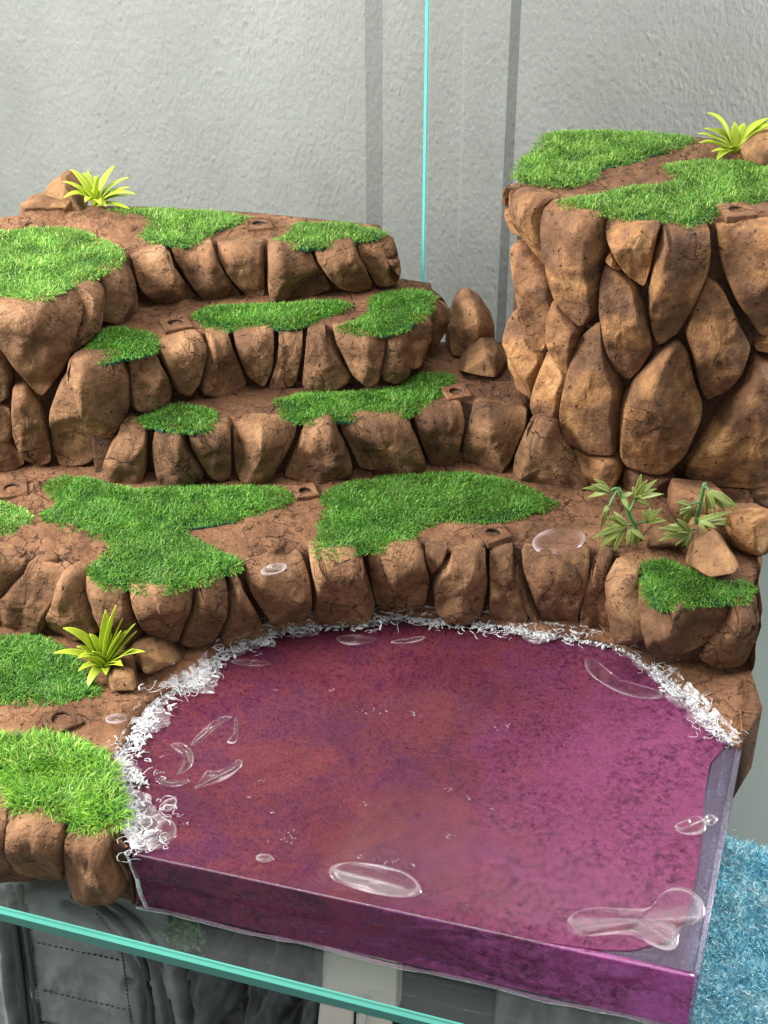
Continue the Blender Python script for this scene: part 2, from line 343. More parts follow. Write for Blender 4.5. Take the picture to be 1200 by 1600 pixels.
# ------------------------------------------------------------------ wall, floor, glass
YAW = math.radians(-14.0); DX = np.array([math.cos(YAW), math.sin(YAW), 0]); DY = np.array([-math.sin(YAW), math.cos(YAW), 0])
def pl(a, b, z): return DX * a + DY * b + np.array([0, 0, z])       # coordinates turned like the rock block
def box_v(a0, a1, b0, b1, z0, z1, f=pl):
    return [f(a0, b0, z0), f(a1, b0, z0), f(a1, b1, z0), f(a0, b1, z0), f(a0, b0, z1), f(a1, b0, z1), f(a1, b1, z1), f(a0, b1, z1)]
BOXF = [(3, 2, 1, 0), (4, 5, 6, 7), (0, 1, 5, 4), (1, 2, 6, 5), (2, 3, 7, 6), (3, 0, 4, 7)]
def wall_mat():
    m, nt, p = mat('grey_plaster'); tc = N(nt, 'ShaderNodeTexCoord'); mp = N(nt, 'ShaderNodeMapping'); mp.inputs['Scale'].default_value = (1, 1, .55); nt.links.new(tc.outputs['Object'], mp.inputs[0]); v = mp.outputs[0]
    a = noise_tex(nt, v, 7.5, 3, .5, .6); b = noise_tex(nt, v, 26, 4, .55, .2); c = noise_tex(nt, v, 50, 4)
    vo = N(nt, 'ShaderNodeTexVoronoi', feature='SMOOTH_F1', inp={'Scale': 15.0, 'Smoothness': .4}); nt.links.new(mixc(nt, .12, v, N(nt, 'ShaderNodeTexNoise', inp={'Scale': 4.}).outputs['Color'], 'ADD'), vo.inputs['Vector'])
    bl = math_n(nt, 'MULTIPLY', ramp(nt, vo.outputs['Distance'], [(.05, g(1)), (.32, g(0))]), ramp(nt, noise_tex(nt, v, 2.2, 3), [(.45, g(0)), (.6, g(1))]))
    nt.links.new(ramp(nt, noise_tex(nt, v, 1.2, 3), [(.3, (.325, .322, .315)), (.7, (.385, .382, .374))]), p.inputs['Base Color'])
    n = bump(nt, a, .14, .08); n = bump(nt, bl, .35, .03, n); n = bump(nt, b, .6, .04, n); n = bump(nt, c, .12, .01, n)
    nt.links.new(n, p.inputs['Normal']); p.inputs['Roughness'].default_value = .55; p.inputs['Specular IOR Level'].default_value = .4
    return m
WB = 6.6
tag(mesh('wall', box_v(-16, 16, WB, WB + .3, -4, 14), BOXF, wall_mat(), smooth=False), 'grey wall of knobbly painted plaster behind the rock scene', 'wall', kind='structure')
floor_m = simple('grey_floor', (.20, .24, .23), .7)
tag(mesh('floor', box_v(-16, 16, -9, WB, -2.9, -2.6), BOXF, floor_m, smooth=False), 'plain grey surface below the glass shelf', 'floor', kind='structure')

# the shelf the scene stands on; its front edge is cut along the pixels of the teal line
SF = np.array([at(-40, 1412, ZB - .01), at(760, 1616, ZB - .01)])
sd_ = SF[1] - SF[0]; sd_ /= np.linalg.norm(sd_); sn_ = np.array([-sd_[1], sd_[0], 0])
SA = float(np.dot(at(1093, 1523, 0) - SF[0], sd_)) - .06
def ps(a, b, z): p = SF[0] + sd_ * a + sn_ * b; return np.array([p[0], p[1], z])
shelf = tag(empty('glass_shelf', tuple(ps(2.5, 2.5, ZB - .1))), 'clear glass shelf with a teal front edge carrying the rock scene', 'shelf')
keep(mesh('glass_sheet', box_v(-.6, SA, .012, 5.9, ZB - .10, ZB - .012, ps), BOXF, GLASS, smooth=False), shelf)
keep(mesh('front_edge', box_v(-.6, SA, -.006, .010, ZB - .100, ZB - .034, ps), BOXF, GLASSEDGE, smooth=False), shelf)
keep(mesh('edge_bevel', [ps(-.6, -.006, ZB - .033), ps(SA, -.006, ZB - .033), ps(SA, .010, ZB - .033), ps(-.6, .010, ZB - .033), ps(-.6, .022, ZB - .010), ps(SA, .022, ZB - .010), ps(SA, .03, ZB - .010), ps(-.6, .03, ZB - .010)], BOXF, GLASSTOP, smooth=False), shelf)

# back panes: the left one ends in the teal line
ge = aty(664.5, 200, 4.35); GB = float(np.dot(ge, DY)); GA = float(np.dot(ge, DX))
lp = tag(empty('glass_partition', tuple(pl(GA - 2, GB, ZB))), 'clear upright glass pane behind the steps ending in a bright teal edge', 'glass pane')
keep(mesh('glass_sheet', box_v(GA - 6, GA - .016, GB, GB + .045, ZB, 6.5), BOXF, GLASSBACK, smooth=False), lp)
keep(mesh('cut_edge', box_v(GA - .012, GA + .006, GB - .002, GB + .047, ZB, 6.5), BOXF, GLASSLINE, smooth=False), lp)
rp = tag(empty('glass_partition', tuple(pl(GA + 1.5, GB + .1, ZB))), 'second clear glass pane behind the tower with a dark upright strip standing for a shadow band', 'glass pane')
keep(mesh('glass_sheet', box_v(GA + .02, GA + 3.2, GB + .06, GB + .10, ZB, 6.5), BOXF, GLASSBACK, smooth=False), rp)
BAND_DARK = clear_mat('shadow_band_tint', (.76, .77, .77), .08, (.22, .23, .23), 1.3, .3)  # tinted strips put in for the shadow bands of the glass edges
BAND_PALE = clear_mat('light_band_tint', (.95, .95, .95), .08, (.75, .75, .73), 1.3, .3)
s0 = float(np.dot(aty(802, 150, 4.0), DX)); s0 = GA + (s0 - GA) * 1.03
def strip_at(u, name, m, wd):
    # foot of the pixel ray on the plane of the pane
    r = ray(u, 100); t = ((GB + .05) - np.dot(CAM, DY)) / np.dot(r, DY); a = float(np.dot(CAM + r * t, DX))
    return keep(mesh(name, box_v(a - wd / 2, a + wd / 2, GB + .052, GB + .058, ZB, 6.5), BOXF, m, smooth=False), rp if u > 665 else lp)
strip_at(802, 'shadow_band', BAND_DARK, .078); strip_at(725, 'light_band', BAND_PALE, .02);  # dark strip stands for a shadow band, pale one for a light line
strip_at(584, 'shadow_band', clear_mat('faint_shadow_tint', (.88, .88, .88), .02, (.3, .3, .3), 1.3, .3), .14)

# ------------------------------------------------------------------ the stepped rock
rock = tag(empty('stepped_rock', tuple(at(500, 900, 0) * [1, 1, 0])), 'brown painted rock staircase of ledges curving round the purple pond', 'rock scenery')
def P2(pts, z): return px(pts, z)[:, :2]
shore_px = [(214, 1334), (196, 1300), (190, 1262), (192, 1225), (186, 1190), (198, 1160), (222, 1125), (240, 1092), (285, 1066), (318, 1042), (345, 1014), (390, 1000), (440, 980), (500, 972), (560, 968), (620, 960), (680, 963), (740, 968), (800, 977), (860, 988), (910, 996), (960, 1006), (1010, 1030), (1055, 1068), (1098, 1106), (1130, 1142), (1150, 1166)]
def terr(name='terrace'):
    e = empty(name, tuple(rock.location)); e.parent = rock; e.matrix_parent_inverse = Matrix.Translation(-Vector(rock.location)); return e
def nest(o, p):
    o.matrix_parent_inverse = Matrix.Translation(-Vector(p.location)); return o
LOC0 = tuple(rock.location)
class Lv: pass
def level(front, back, zt, zb, clod=(), **kw):
    L = Lv(); L.zt, L.zb = zt, zb; L.curve = resample(chaikin(P2(front, zt), 2, False), 90, False)
    L.obj = slab('terrace', P2(front, zt), back, zt, zb, None, clod=[(*at(u, v, zt)[:2], r, a) for u, v, r, a in clod], **kw)
    keep(L.obj, rock); L.face = Face(L.curve, zb, zt); return L
# L0 : bottom ledge, left apron + floor behind and right of the pond
l0_front = [(-60, 1296), (0, 1288), (30, 1290), (65, 1276), (100, 1298), (140, 1316), (180, 1312), (206, 1328)]
L0 = level(l0_front + shore_px[1:], [(2.47, .2), (2.47, 1.6), (-3.3, 1.6)], Z0, ZB, clod=[(60, 1115, .35, .03), (170, 1110, .3, .025), (205, 1092, .12, .02)], inset=.03)
L1 = level([(-60, 866), (0, 868), (60, 880), (115, 893), (150, 915), (200, 925), (255, 928), (305, 912), (352, 900), (390, 890), (440, 875), (490, 868), (560, 863), (640, 855), (700, 866), (750, 861), (790, 860), (850, 872), (920, 872), (962, 872), (984, 905), (1000, 945), (1050, 952), (1110, 948), (1150, 944), (1186, 938)],
           [(2.58, 1.1), (2.75, 2.7), (-3.3, 2.9)], Z1, -.05, clod=[(80, 855, .55, .05), (420, 815, .3, .03), (700, 840, .35, .035), (40, 770, .2, .02)])
L2 = level([(135, 667), (165, 667), (195, 660), (240, 670), (290, 675), (360, 667), (470, 668), (520, 656), (580, 657), (640, 652), (690, 640), (735, 634), (790, 650), (838, 650), (850, 630)],
           [(1.2, 3.4), (-1.9, 3.4)], Z2, Z1 - .05, clod=[(760, 610, .3, .04), (300, 640, .2, .015)])
L3 = level([(112, 530), (126, 556), (160, 562), (200, 560), (250, 545), (320, 527), (355, 522), (430, 517), (480, 518), (520, 519), (580, 525), (636, 519), (662, 497), (684, 474), (696, 462), (697, 452)],
           [(.36, 3.48), (-.4, 3.75), (-1.2, 4.0), (-2.3, 4.1)], Z3, Z2 - .05, clod=[(270, 505, .2, .02), (500, 500, .15, .02)])
L4 = level([(-60, 474), (0, 480), (50, 480), (95, 468), (130, 455), (160, 432), (198, 405), (215, 402), (257, 393), (325, 383), (370, 386), (413, 387), (480, 388), (550, 381), (600, 376), (618, 368), (619, 360)],
           [(-.03, 3.665), *[at(u, v, Z4)[:2] for u, v in [(400, 333), (240, 323), (114, 320), (34, 322), (32, 343), (-70, 349)]], (-3.3, 2.3)], Z4, Z1 - .05, clod=[(180, 350, .4, .05), (400, 355, .25, .03), (60, 345, .4, .03)], rough=.02)
EXTRA = []
def stones(L, polys, m, zb=None, **kw):
    fc = L.face if zb is None else Face(L.curve, zb, L.zt)
    for q in polys:
        s = stone(fc, q, m, None, **kw)
        if s: s.parent = L.obj; s.matrix_parent_inverse = Matrix.Identity(4); s.location = (0, 0, 0)
stones(L1, [
 [(-45, 868), (0, 868), (30, 872), (52, 882), (22, 914), (0, 930), (-45, 950)],
 [(-45, 945), (0, 932), (14, 930), (30, 985), (0, 990), (-45, 990)],
 [(53, 884), (85, 880), (103, 890), (102, 910), (92, 930), (82, 955), (74, 985), (33, 992), (4, 985), (0, 935), (20, 908)],
 [(110, 893), (125, 903), (140, 935), (152, 965), (160, 985), (120, 1000), (92, 992), (76, 982), (84, 952), (97, 925)],
 [(128, 912), (150, 922), (178, 923), (195, 938), (210, 965), (222, 992), (210, 1004), (180, 1002), (165, 985), (147, 950)],
 [(198, 922), (232, 932), (305, 913), (302, 935), (294, 967), (278, 1008), (255, 1005), (232, 998), (220, 978), (207, 950)],
 [(307, 915), (330, 908), (353, 900), (354, 925), (350, 955), (336, 1004), (310, 1018), (284, 1010), (290, 985), (298, 960)],
 [(362, 903), (372, 907), (384, 927), (400, 953), (414, 985), (408, 1004), (370, 1012), (346, 1006), (352, 960)],
 [(388, 896), (410, 885), (440, 874), (470, 868), (482, 892), (487, 935), (480, 966), (450, 982), (424, 974), (404, 947), (388, 920)],
 [(482, 868), (520, 866), (562, 863), (573, 890), (588, 945), (572, 970), (530, 980), (488, 967), (492, 925)],
 [(573, 864), (610, 859), (643, 853), (664, 872), (673, 910), (664, 950), (640, 958), (617, 960), (590, 953), (582, 925)],
 [(686, 893), (710, 873), (735, 862), (758, 862), (763, 910), (752, 962), (725, 974), (695, 970), (678, 950), (676, 915)],
 [(764, 863), (780, 856), (799, 868), (811, 910), (828, 965), (815, 990), (783, 980), (763, 960), (765, 910)],
 [(803, 890), (812, 905), (843, 972), (834, 975), (822, 945)],
 [(812, 870), (860, 873), (923, 871), (920, 907), (906, 950), (902, 988), (867, 998), (847, 980), (834, 933), (820, 895)],
 [(931, 874), (950, 876), (957, 930), (963, 1003), (940, 1011), (908, 987), (907, 945), (918, 905)],
 [(953, 874), (967, 871), (984, 920), (1009, 998), (985, 1008), (967, 1002), (960, 930)],
 [(986, 905), (1004, 950), (1060, 962), (1142, 948), (1128, 983), (1104, 1008), (1075, 1023), (1015, 1012), (1000, 978)],
 [(1147, 946), (1185, 939), (1180, 985), (1168, 1035), (1150, 1050), (1120, 1046), (1092, 1030), (1106, 1006), (1132, 975)],
], STEP, zb=Z0 - .1)
stones(L1, [[(650, 853), (672, 858), (705, 866), (690, 885), (674, 898), (668, 880)]], STEP, bulge=.4)
stones(L2, [
 [(200, 660), (215, 661), (230, 672), (230, 733), (222, 757), (197, 761), (157, 748), (162, 720), (172, 695)],
 [(245, 673), (283, 675), (297, 703), (322, 747), (283, 757), (253, 760), (247, 745), (240, 718), (237, 692)],
 [(290, 676), (325, 671), (361, 667), (362, 733), (361, 749), (347, 755), (327, 745), (300, 700)],
 [(365, 669), (410, 668), (470, 667), (457, 693), (427, 740), (416, 751), (377, 754), (368, 740), (364, 700)],
 [(500, 661), (517, 657), (537, 683), (553, 727), (537, 747), (490, 753), (443, 749), (452, 727), (473, 676)],
 [(523, 657), (583, 658), (633, 653), (650, 677), (670, 730), (617, 741), (563, 735), (552, 710), (537, 680)],
 [(644, 652), (690, 640), (727, 634), (719, 677), (707, 723), (693, 734), (673, 730), (657, 690)],
 [(740, 640), (793, 651), (826, 657), (800, 717), (783, 743), (757, 748), (723, 735), (723, 690), (730, 660)],
], STEP)
a9 = Face(np.array([at(760, 648, Z2)[:2], at(838, 656, Z2)[:2], at(930, 690, Z2)[:2]]), Z1, Z2)
a9s = stone(a9, [(836, 656), (862, 664), (880, 697), (893, 727), (915, 765), (908, 782), (870, 780), (837, 764), (802, 744), (810, 703), (822, 673)], STEP, None, bulge=1.2); a9s.parent = L2.obj
stones(L3, [
 [(205, 562), (240, 552), (258, 580), (273, 610), (267, 633), (233, 643), (208, 641), (204, 600)],
 [(247, 544), (285, 533), (320, 527), (322, 550), (310, 597), (293, 619), (277, 613), (266, 588)],
 [(325, 528), (353, 521), (367, 550), (389, 607), (347, 621), (312, 614), (316, 585), (322, 560)],
 [(361, 522), (395, 520), (430, 517), (427, 573), (413, 607), (387, 588), (370, 550)],
 [(437, 520), (473, 517), (473, 547), (463, 600), (427, 614), (420, 606), (432, 560)],
 [(480, 519), (500, 518), (523, 550), (553, 593), (517, 613), (477, 608), (472, 597)],
 [(513, 520), (560, 524), (605, 526), (600, 560), (593, 597), (577, 604), (550, 583), (534, 550)],
 [(607, 524), (635, 520), (641, 560), (638, 590), (617, 601), (598, 594), (602, 563)],
], STEP)
stones(L3, [[(639, 519), (660, 498), (680, 478), (678, 520), (672, 552), (660, 568), (644, 580), (641, 555)], [(682, 475), (696, 460), (699, 480), (696, 508), (680, 545), (679, 510)]], STEP, zb=Z2, bulge=.6)
stones(L4, [
 [(207, 403), (257, 393), (268, 410), (287, 437), (312, 470), (277, 483), (240, 474), (216, 450)],
 [(263, 394), (295, 387), (324, 383), (343, 407), (367, 447), (380, 468), (350, 471), (320, 469), (293, 437)],
 [(330, 384), (370, 386), (411, 388), (414, 420), (413, 467), (387, 467), (370, 447), (350, 413)],
 [(417, 388), (450, 388), (480, 389), (497, 413), (520, 453), (483, 467), (423, 470), (418, 453)],
 [(484, 389), (515, 386), (547, 382), (567, 407), (585, 450), (557, 459), (530, 450), (507, 427)],
 [(552, 381), (580, 378), (614, 371), (622, 413), (617, 443), (590, 449), (573, 420)],
], STEP, zb=Z3)
stones(L4, [
 [(-45, 478), (0, 482), (50, 482), (95, 471), (125, 459), (133, 475), (124, 510), (110, 555), (84, 603), (64, 625), (46, 605), (25, 580), (0, 543), (-45, 500)],
 [(128, 462), (155, 437), (160, 470), (152, 508), (132, 532), (114, 556), (112, 552), (126, 510)],
 [(162, 433), (198, 408), (211, 430), (211, 475), (206, 500), (182, 508), (160, 503), (158, 470)],
 [(20, 600), (40, 602), (60, 632), (74, 673), (80, 726), (60, 731), (33, 714), (20, 680), (17, 633)],
 [(-40, 520), (0, 550), (17, 590), (16, 620), (0, 630), (-40, 620)],
 [(-40, 670), (0, 680), (20, 700), (40, 727), (0, 743), (-40, 745)],
 [(-40, 632), (0, 636), (14, 640), (20, 690), (0, 676), (-40, 668)],
], STEP, zb=Z1)
# the big round boulder-like stone carrying the lowest turf of the left block
big_face = Face(np.array([aty(60, 560, at(125, 562, Z3)[1] + .05)[:2], at(125, 562, Z3)[:2], at(200, 560, Z3)[:2], at(212, 552, Z3)[:2]]), Z1, Z3)
sb = stone(big_face, [(125, 563), (155, 560), (187, 557), (203, 593), (204, 640), (187, 667), (163, 707), (133, 730), (93, 734), (80, 703), (77, 640), (93, 597), (110, 572)], STEP, None, bulge=1.3, nseg=72)
sb.parent = L3.obj
stones(L0, [
 [(-40, 1250), (0, 1247), (8, 1280), (14, 1320), (20, 1350), (0, 1363), (-40, 1365)],
 [(10, 1279), (40, 1278), (65, 1276), (100, 1292), (104, 1320), (103, 1372), (70, 1381), (27, 1357), (12, 1320)],
 [(106, 1308), (140, 1315), (168, 1308), (174, 1337), (200, 1380), (190, 1400), (150, 1403), (117, 1393), (103, 1360)],
 [(172, 1318), (190, 1318), (206, 1330), (225, 1352), (250, 1385), (258, 1405), (230, 1404), (206, 1385), (182, 1345)],
], STEP, bulge=1.2, floor=ZB)

# right side of the block, its bright lighting painted in as paler clay
def side_sheet(p0, p1, z0, z1, parent, nb=26, nz=16):
    V = []; Fc = []
    d = np.array(p1) - np.array(p0); n2 = np.array([d[1], -d[0]]); n2 /= np.linalg.norm(n2)
    for i in range(nz + 1):
        for j in range(nb + 1):
            q = np.array(p0) + d * j / nb; z = z0 + (z1 - z0) * i / nz; o = .035 * fbm((q[0], q[1], z), 5, 4, 9.) + .02
            V.append((q[0] + n2[0] * o, q[1] + n2[1] * o, z))
    for i in range(nz):
        for j in range(nb): a = i * (nb + 1) + j; Fc.append((a, a + 1, a + nb + 2, a + nb + 1))
    keep(mesh('lit_side', V, Fc, EDGE), parent)
side_sheet((2.225, -.08), (2.46, .62), ZB, Z0 + .02, rock); side_sheet((2.455, .60), (2.70, 2.4), ZB, Z1 + .02, rock)

# ------------------------------------------------------------------ the tower
tower = tag(empty('rock_tower', tuple(at(1020, 765, Z1))), 'tall ochre rock tower of stacked teardrop stones right of the steps', 'rock tower')
t_front = [(846, 202), (800, 250), (787, 277), (800, 293), (848, 318), (895, 333), (940, 345), (1000, 354), (1040, 358), (1115, 355), (1200, 353), (1262, 353)]
T = level(t_front, [at(1262, 228, ZT)[:2], at(1180, 222, ZT)[:2], at(1090, 214, ZT)[:2]], ZT, Z1 - .4, clod=[(1010, 275, .3, .03), (1100, 235, .25, .02), (1180, 330, .2, .02)], inset=.10)
T.obj.name = 'tower_core'; T.obj.parent = tower; T.obj.matrix_parent_inverse = Matrix.Translation(-Vector(tower.location))
def tstones(polys, **kw):
    fc = Face(T.curve, Z1 - .35, ZT)
    for q in polys:
        s = stone(fc, q, TOWER, None, **kw)
        if s: keep(s, tower)
tstones([
 [(802, 294), (846, 316), (846, 345), (852, 390), (862, 430), (840, 410), (818, 370), (807, 330)],
 [(806, 374), (822, 376), (842, 408), (862, 440), (866, 475), (856, 520), (845, 552), (832, 548), (818, 520), (812, 450)],
 [(806, 478), (814, 506), (826, 544), (843, 561), (832, 600), (829, 626), (801, 610), (797, 551), (797, 505)],
 [(852, 319), (895, 332), (938, 345), (938, 400), (934, 450), (930, 486), (908, 516), (885, 490), (866, 462), (855, 400), (846, 350)],
 [(940, 345), (985, 352), (1035, 357), (1025, 378), (1013, 430), (1006, 452), (983, 436), (965, 405), (946, 368)],
 [(953, 394), (972, 424), (956, 418), (945, 406)],
 [(946, 411), (976, 431), (992, 446), (1004, 480), (1021, 545), (1000, 580), (980, 599), (958, 578), (944, 530), (936, 480), (937, 440)],
 [(1039, 358), (1072, 358), (1106, 356), (1112, 385), (1108, 420), (1086, 470), (1062, 522), (1030, 545), (1020, 525), (1012, 485), (1015, 450), (1027, 400)],
 [(1106, 436), (1128, 448), (1148, 486), (1163, 520), (1173, 540), (1160, 578), (1133, 614), (1106, 630), (1094, 606), (1081, 556), (1071, 520), (1085, 478)],
 [(1120, 356), (1200, 355), (1255, 355), (1255, 480), (1215, 530), (1190, 528), (1165, 492), (1148, 468), (1132, 430), (1124, 390)],
 [(1180, 537), (1205, 532), (1235, 535), (1235, 562), (1205, 550), (1180, 547)],
 [(1178, 552), (1205, 562), (1245, 580), (1245, 740), (1205, 757), (1182, 762), (1130, 763), (1085, 757), (1068, 747), (1077, 722), (1111, 675), (1150, 612)],
 [(1060, 528), (1077, 551), (1084, 589), (1099, 631), (1097, 654), (1070, 708), (1042, 740), (1021, 743), (976, 730), (967, 712), (966, 663), (973, 624), (991, 593), (1032, 548)],
 [(936, 500), (942, 523), (955, 565), (971, 607), (966, 684), (962, 713), (916, 711), (886, 694), (875, 666), (877, 628), (886, 582), (902, 530)],
 [(867, 463), (885, 490), (905, 517), (901, 532), (886, 580), (880, 590), (868, 570), (856, 537), (855, 495)],
 [(854, 546), (868, 570), (884, 588), (876, 628), (872, 663), (860, 662), (839, 651), (832, 628), (845, 575)],
 [(885, 700), (920, 715), (964, 717), (970, 740), (960, 765), (920, 764), (900, 732)],
 [(977, 735), (1021, 746), (1058, 745), (1053, 768), (1040, 792), (1000, 792), (980, 780), (973, 755)],
 [(1052, 756), (1075, 757), (1128, 768), (1150, 770), (1140, 802), (1100, 832), (1060, 817), (1045, 790)],
 [(1135, 806), (1166, 799), (1200, 797), (1200, 833), (1194, 876), (1160, 880), (1143, 853), (1135, 831)],
 [(1133, 768), (1180, 764), (1225, 762), (1225, 790), (1200, 796), (1165, 797), (1142, 799)],
])

tstones([[(788, 284), (799, 294), (806, 330), (812, 372), (803, 368), (793, 345), (788, 310)]], wrap=0., roll=.03, bulge=.6)
# ------------------------------------------------------------------ peg sockets: square clay plates with a round hole
SOCK = []
def socket(u, v, z, s, rot, parent):
    c = at(u, v, z); h = .016; SOCK.append(c); V = []; Fc = []; n = 24; r = s * .26
    for k in range(n):
        a = 2 * math.pi * k / n; d = np.array([math.cos(a), math.sin(a)]); q = d / max(abs(d)) * s * .5
        V += [(*q, -.03), (*(q * 1.0), h - .006), (*(q * .95), h), (*(d * r * 1.08), h), (*(d * r), h - .008), (*(d * r * .95), -.03)]
    for k in range(n):
        j = (k + 1) % n
        for i in range(5): Fc.append((k * 6 + i, j * 6 + i, j * 6 + i + 1, k * 6 + i + 1))
    V.append((0, 0, -.024)); 
    for k in range(n): Fc.append((k * 6 + 5, ((k + 1) % n) * 6 + 5, len(V) - 1))
    o = mesh('peg_socket', V, Fc, [SOIL, HOLE], None, False)
    for p in o.data.polygons[-n:]: p.material_index = 1
    for i_, p in enumerate(o.data.polygons):
        if i_ < n * 5 and i_ % 5 == 4: p.material_index = 1
    o.matrix_world = Matrix.Translation(Vector(c) + Vector((0, 0, .020))) @ Matrix.Rotation(rot, 4, 'Z')
    o.parent = parent; o.matrix_parent_inverse = parent.matrix_world.inverted() if False else Matrix.Translation(-Vector(parent.location)) if parent.parent is None else Matrix.Identity(4)
    return o
for u, v, z, s, r in [(96, 1128, Z0, .23, .55), (770, 838, Z1, .20, .5), (712, 617, Z2, .19, .3), (275, 510, Z3, .21, .4), (405, 355, Z4, .2, .2), (20, 768, Z1, .22, .2), (477, 772, Z1, .17, .3), (50, 358, Z4, .18, .3)]:
    socket(u, v, z, s, r, rock)
socket(1150, 334, ZT, .22, .2, tower)

def clods(spots, z, parent):
    V, Fc = [], []
    for u, v, ru, rv, n_ in spots:
        for _ in range(n_):
            p = at(u + random.gauss(0, ru * .5), v + random.gauss(0, rv * .5), z); b = len(V)
            if any(np.linalg.norm(p[:2] - q[:2]) < .17 for q in SOCK): continue
            r = random.uniform(.018, .065); h = r * random.uniform(.25, .6); m_ = 8; ro = random.uniform(0, 6); ax = random.uniform(.8, 1.7); k0 = rng.uniform(.75, 1.15, m_)
            for s_, hh in ((1.08, -.02), (1., h * .55), (.82, h), (.4, h * 1.12)):
                for j in range(m_):
                    an = 2 * math.pi * j / m_; x, y = math.cos(an) * r * ax * k0[j] * s_, math.sin(an) * r * k0[j] * s_
                    V.append(p + np.array([x * math.cos(ro) - y * math.sin(ro), x * math.sin(ro) + y * math.cos(ro), hh + random.gauss(0, .003)]))
            for i in range(3):
                for j in range(m_): Fc.append((b + i * m_ + j, b + i * m_ + (j + 1) % m_, b + (i + 1) * m_ + (j + 1) % m_, b + (i + 1) * m_ + j))
            Fc.append(tuple(b + 3 * m_ + j for j in range(m_)))
    o = keep(mesh('clay_clods', V, Fc, SOIL), parent); o['kind'] = 'stuff'
clods([(60, 852, 70, 16, 55), (130, 862, 30, 12, 22), (430, 815, 40, 16, 26), (410, 850, 30, 14, 12), (700, 842, 50, 14, 30), (60, 795, 25, 10, 14)], Z1 - .012, rock)
clods([(185, 350, 45, 14, 46), (100, 343, 45, 8, 20), (385, 360, 30, 8, 18)], Z4 - .012, rock)
clods([(760, 605, 45, 14, 40)], Z2 - .012, rock)
clods([(50, 1118, 60, 14, 30), (165, 1108, 40, 16, 26), (205, 1088, 16, 9, 10), (190, 1068, 22, 8, 6)], Z0 - .012, rock)
clods([(985, 272, 40, 8, 26), (1175, 325, 30, 8, 16), (1080, 238, 40, 6, 14)], ZT - .012, tower)

# ------------------------------------------------------------------ pond
pond = tag(empty('resin_pond', tuple(at(650, 1250, ZB) * [1, 1, 0] + [0, 0, ZB])), 'purple resin pond with white foam along its rocky shore', 'pond')
pf = [(206, 1331), (400, 1369), (640, 1421), (860, 1472), (1093, 1524)]; pr_ = [(1126, 1345), (1159, 1170)]
inner = [(1132, 1166), (1110, 1190), (1101, 1240), (1097, 1310), (1088, 1370), (1074, 1430), (1040, 1470), (985, 1483), (935, 1481), (880, 1474)]
def prism(name, poly, zb, zt, m, parent, spacing=None, smooth=True, cap=True):
    poly = np.asarray(poly)[:, :2]; n = len(poly)
    fs = geometry.tessellate_polygon([[Vector((*p, 0)) for p in poly]])
    V = [(*p, zb) for p in poly] + [(*p, zt) for p in poly]
    Fc = [tuple(i + n for i in f) for f in fs] + [tuple(reversed(f)) for f in fs]
    Fc += [(i, (i + 1) % n, (i + 1) % n + n, i + n) for i in range(n)]
    o = mesh(name, V, Fc, m, None, False); bm = bmesh.new(); bm.from_mesh(o.data); bmesh.ops.recalc_face_normals(bm, faces=bm.faces); bm.to_mesh(o.data); bm.free()
    if parent is not None: keep(o, parent)
    return o
shore3 = P2(shore_px[::-1], 0)
out_sh = shore3.copy(); cen = P2([(650, 1250)], 0)[0]
out_sh = cen + (shore3 - cen) * 1.03
FRL, FRR = P2([pf[0], pf[-1]], 0); fdir = (FRR - FRL) / np.linalg.norm(FRR - FRL); fn = np.array([fdir[1], -fdir[0]])
body = np.vstack([[FRL, FRL + (FRR - FRL) * .72], P2(inner[::-1], 0)[1:], out_sh[1:-1]])
prism('resin_body', body, ZB + .02, -.012, RESIN, pond)
prism('lit_front_film', [FRL + fn * .006, FRR - fdir * .02 + fn * .006, FRR - fdir * .02 - fn * .03, FRL - fn * .03], ZB + .03, -.02, RESINF, pond)
C_ = [FRL + fn * .012, FRR + fn * .012, P2([pr_[0]], 0)[0], P2([pr_[1]], 0)[0]]
ccoat = prism('clear_coat', np.vstack([C_, out_sh[1:-1]]), ZB + .012, .0, clear_mat('clear_top', (.97, .93, .97), .0, (.6, .5, .6), 1.45, .06, 0, .32), pond)
cp = P2([(1085, 1522), (1093, 1524), (1126, 1345), (1159, 1170), (1150, 1170), (1118, 1340)], 0)
bv = ccoat.modifiers.new('soft', 'BEVEL'); bv.width = .012; bv.segments = 2; bv.limit_method = 'ANGLE'
prism('side_wall', cp, ZB + .006, .006, CLEARRESIN, pond)
cf = P2([(1132, 1166), (1112, 1190), (1101, 1240), (1097, 1310), (1088, 1370), (1074, 1430), (1040, 1470), (985, 1483), (935, 1481), (1083, 1519), (1118, 1340), (1146, 1190), (1152, 1166)], 0)
prism('clear_margin', cf, ZB + .03, -.02, CLEARRESIN, pond)

def tube(V, Fc, pts, rad, sides=5, flat=1., closed=False):
    b = len(V); n = len(pts); pts = np.asarray(pts)
    for i in range(n):
        t = pts[(i + 1) % n] - pts[i - 1] if closed else pts[min(i + 1, n - 1)] - pts[max(i - 1, 0)]
        t = t / (np.linalg.norm(t) + 1e-9); s = np.cross(t, [0, 0, 1.]); s /= np.linalg.norm(s) + 1e-9; q = np.cross(s, t)
        for k in range(sides):
            a = 2 * math.pi * k / sides; V.append(pts[i] + s * math.cos(a) * rad[i] + q * math.sin(a) * rad[i] * flat)
    for i in range(n if closed else n - 1):
        for k in range(sides): Fc.append((b + i * sides + k, b + i * sides + (k + 1) % sides, b + ((i + 1) % n) * sides + (k + 1) % sides, b + ((i + 1) % n) * sides + k))
    if not closed: Fc.append(tuple(b + k for k in range(sides))[::-1]); Fc.append(tuple(b + (n - 1) * sides + k for k in range(sides)))
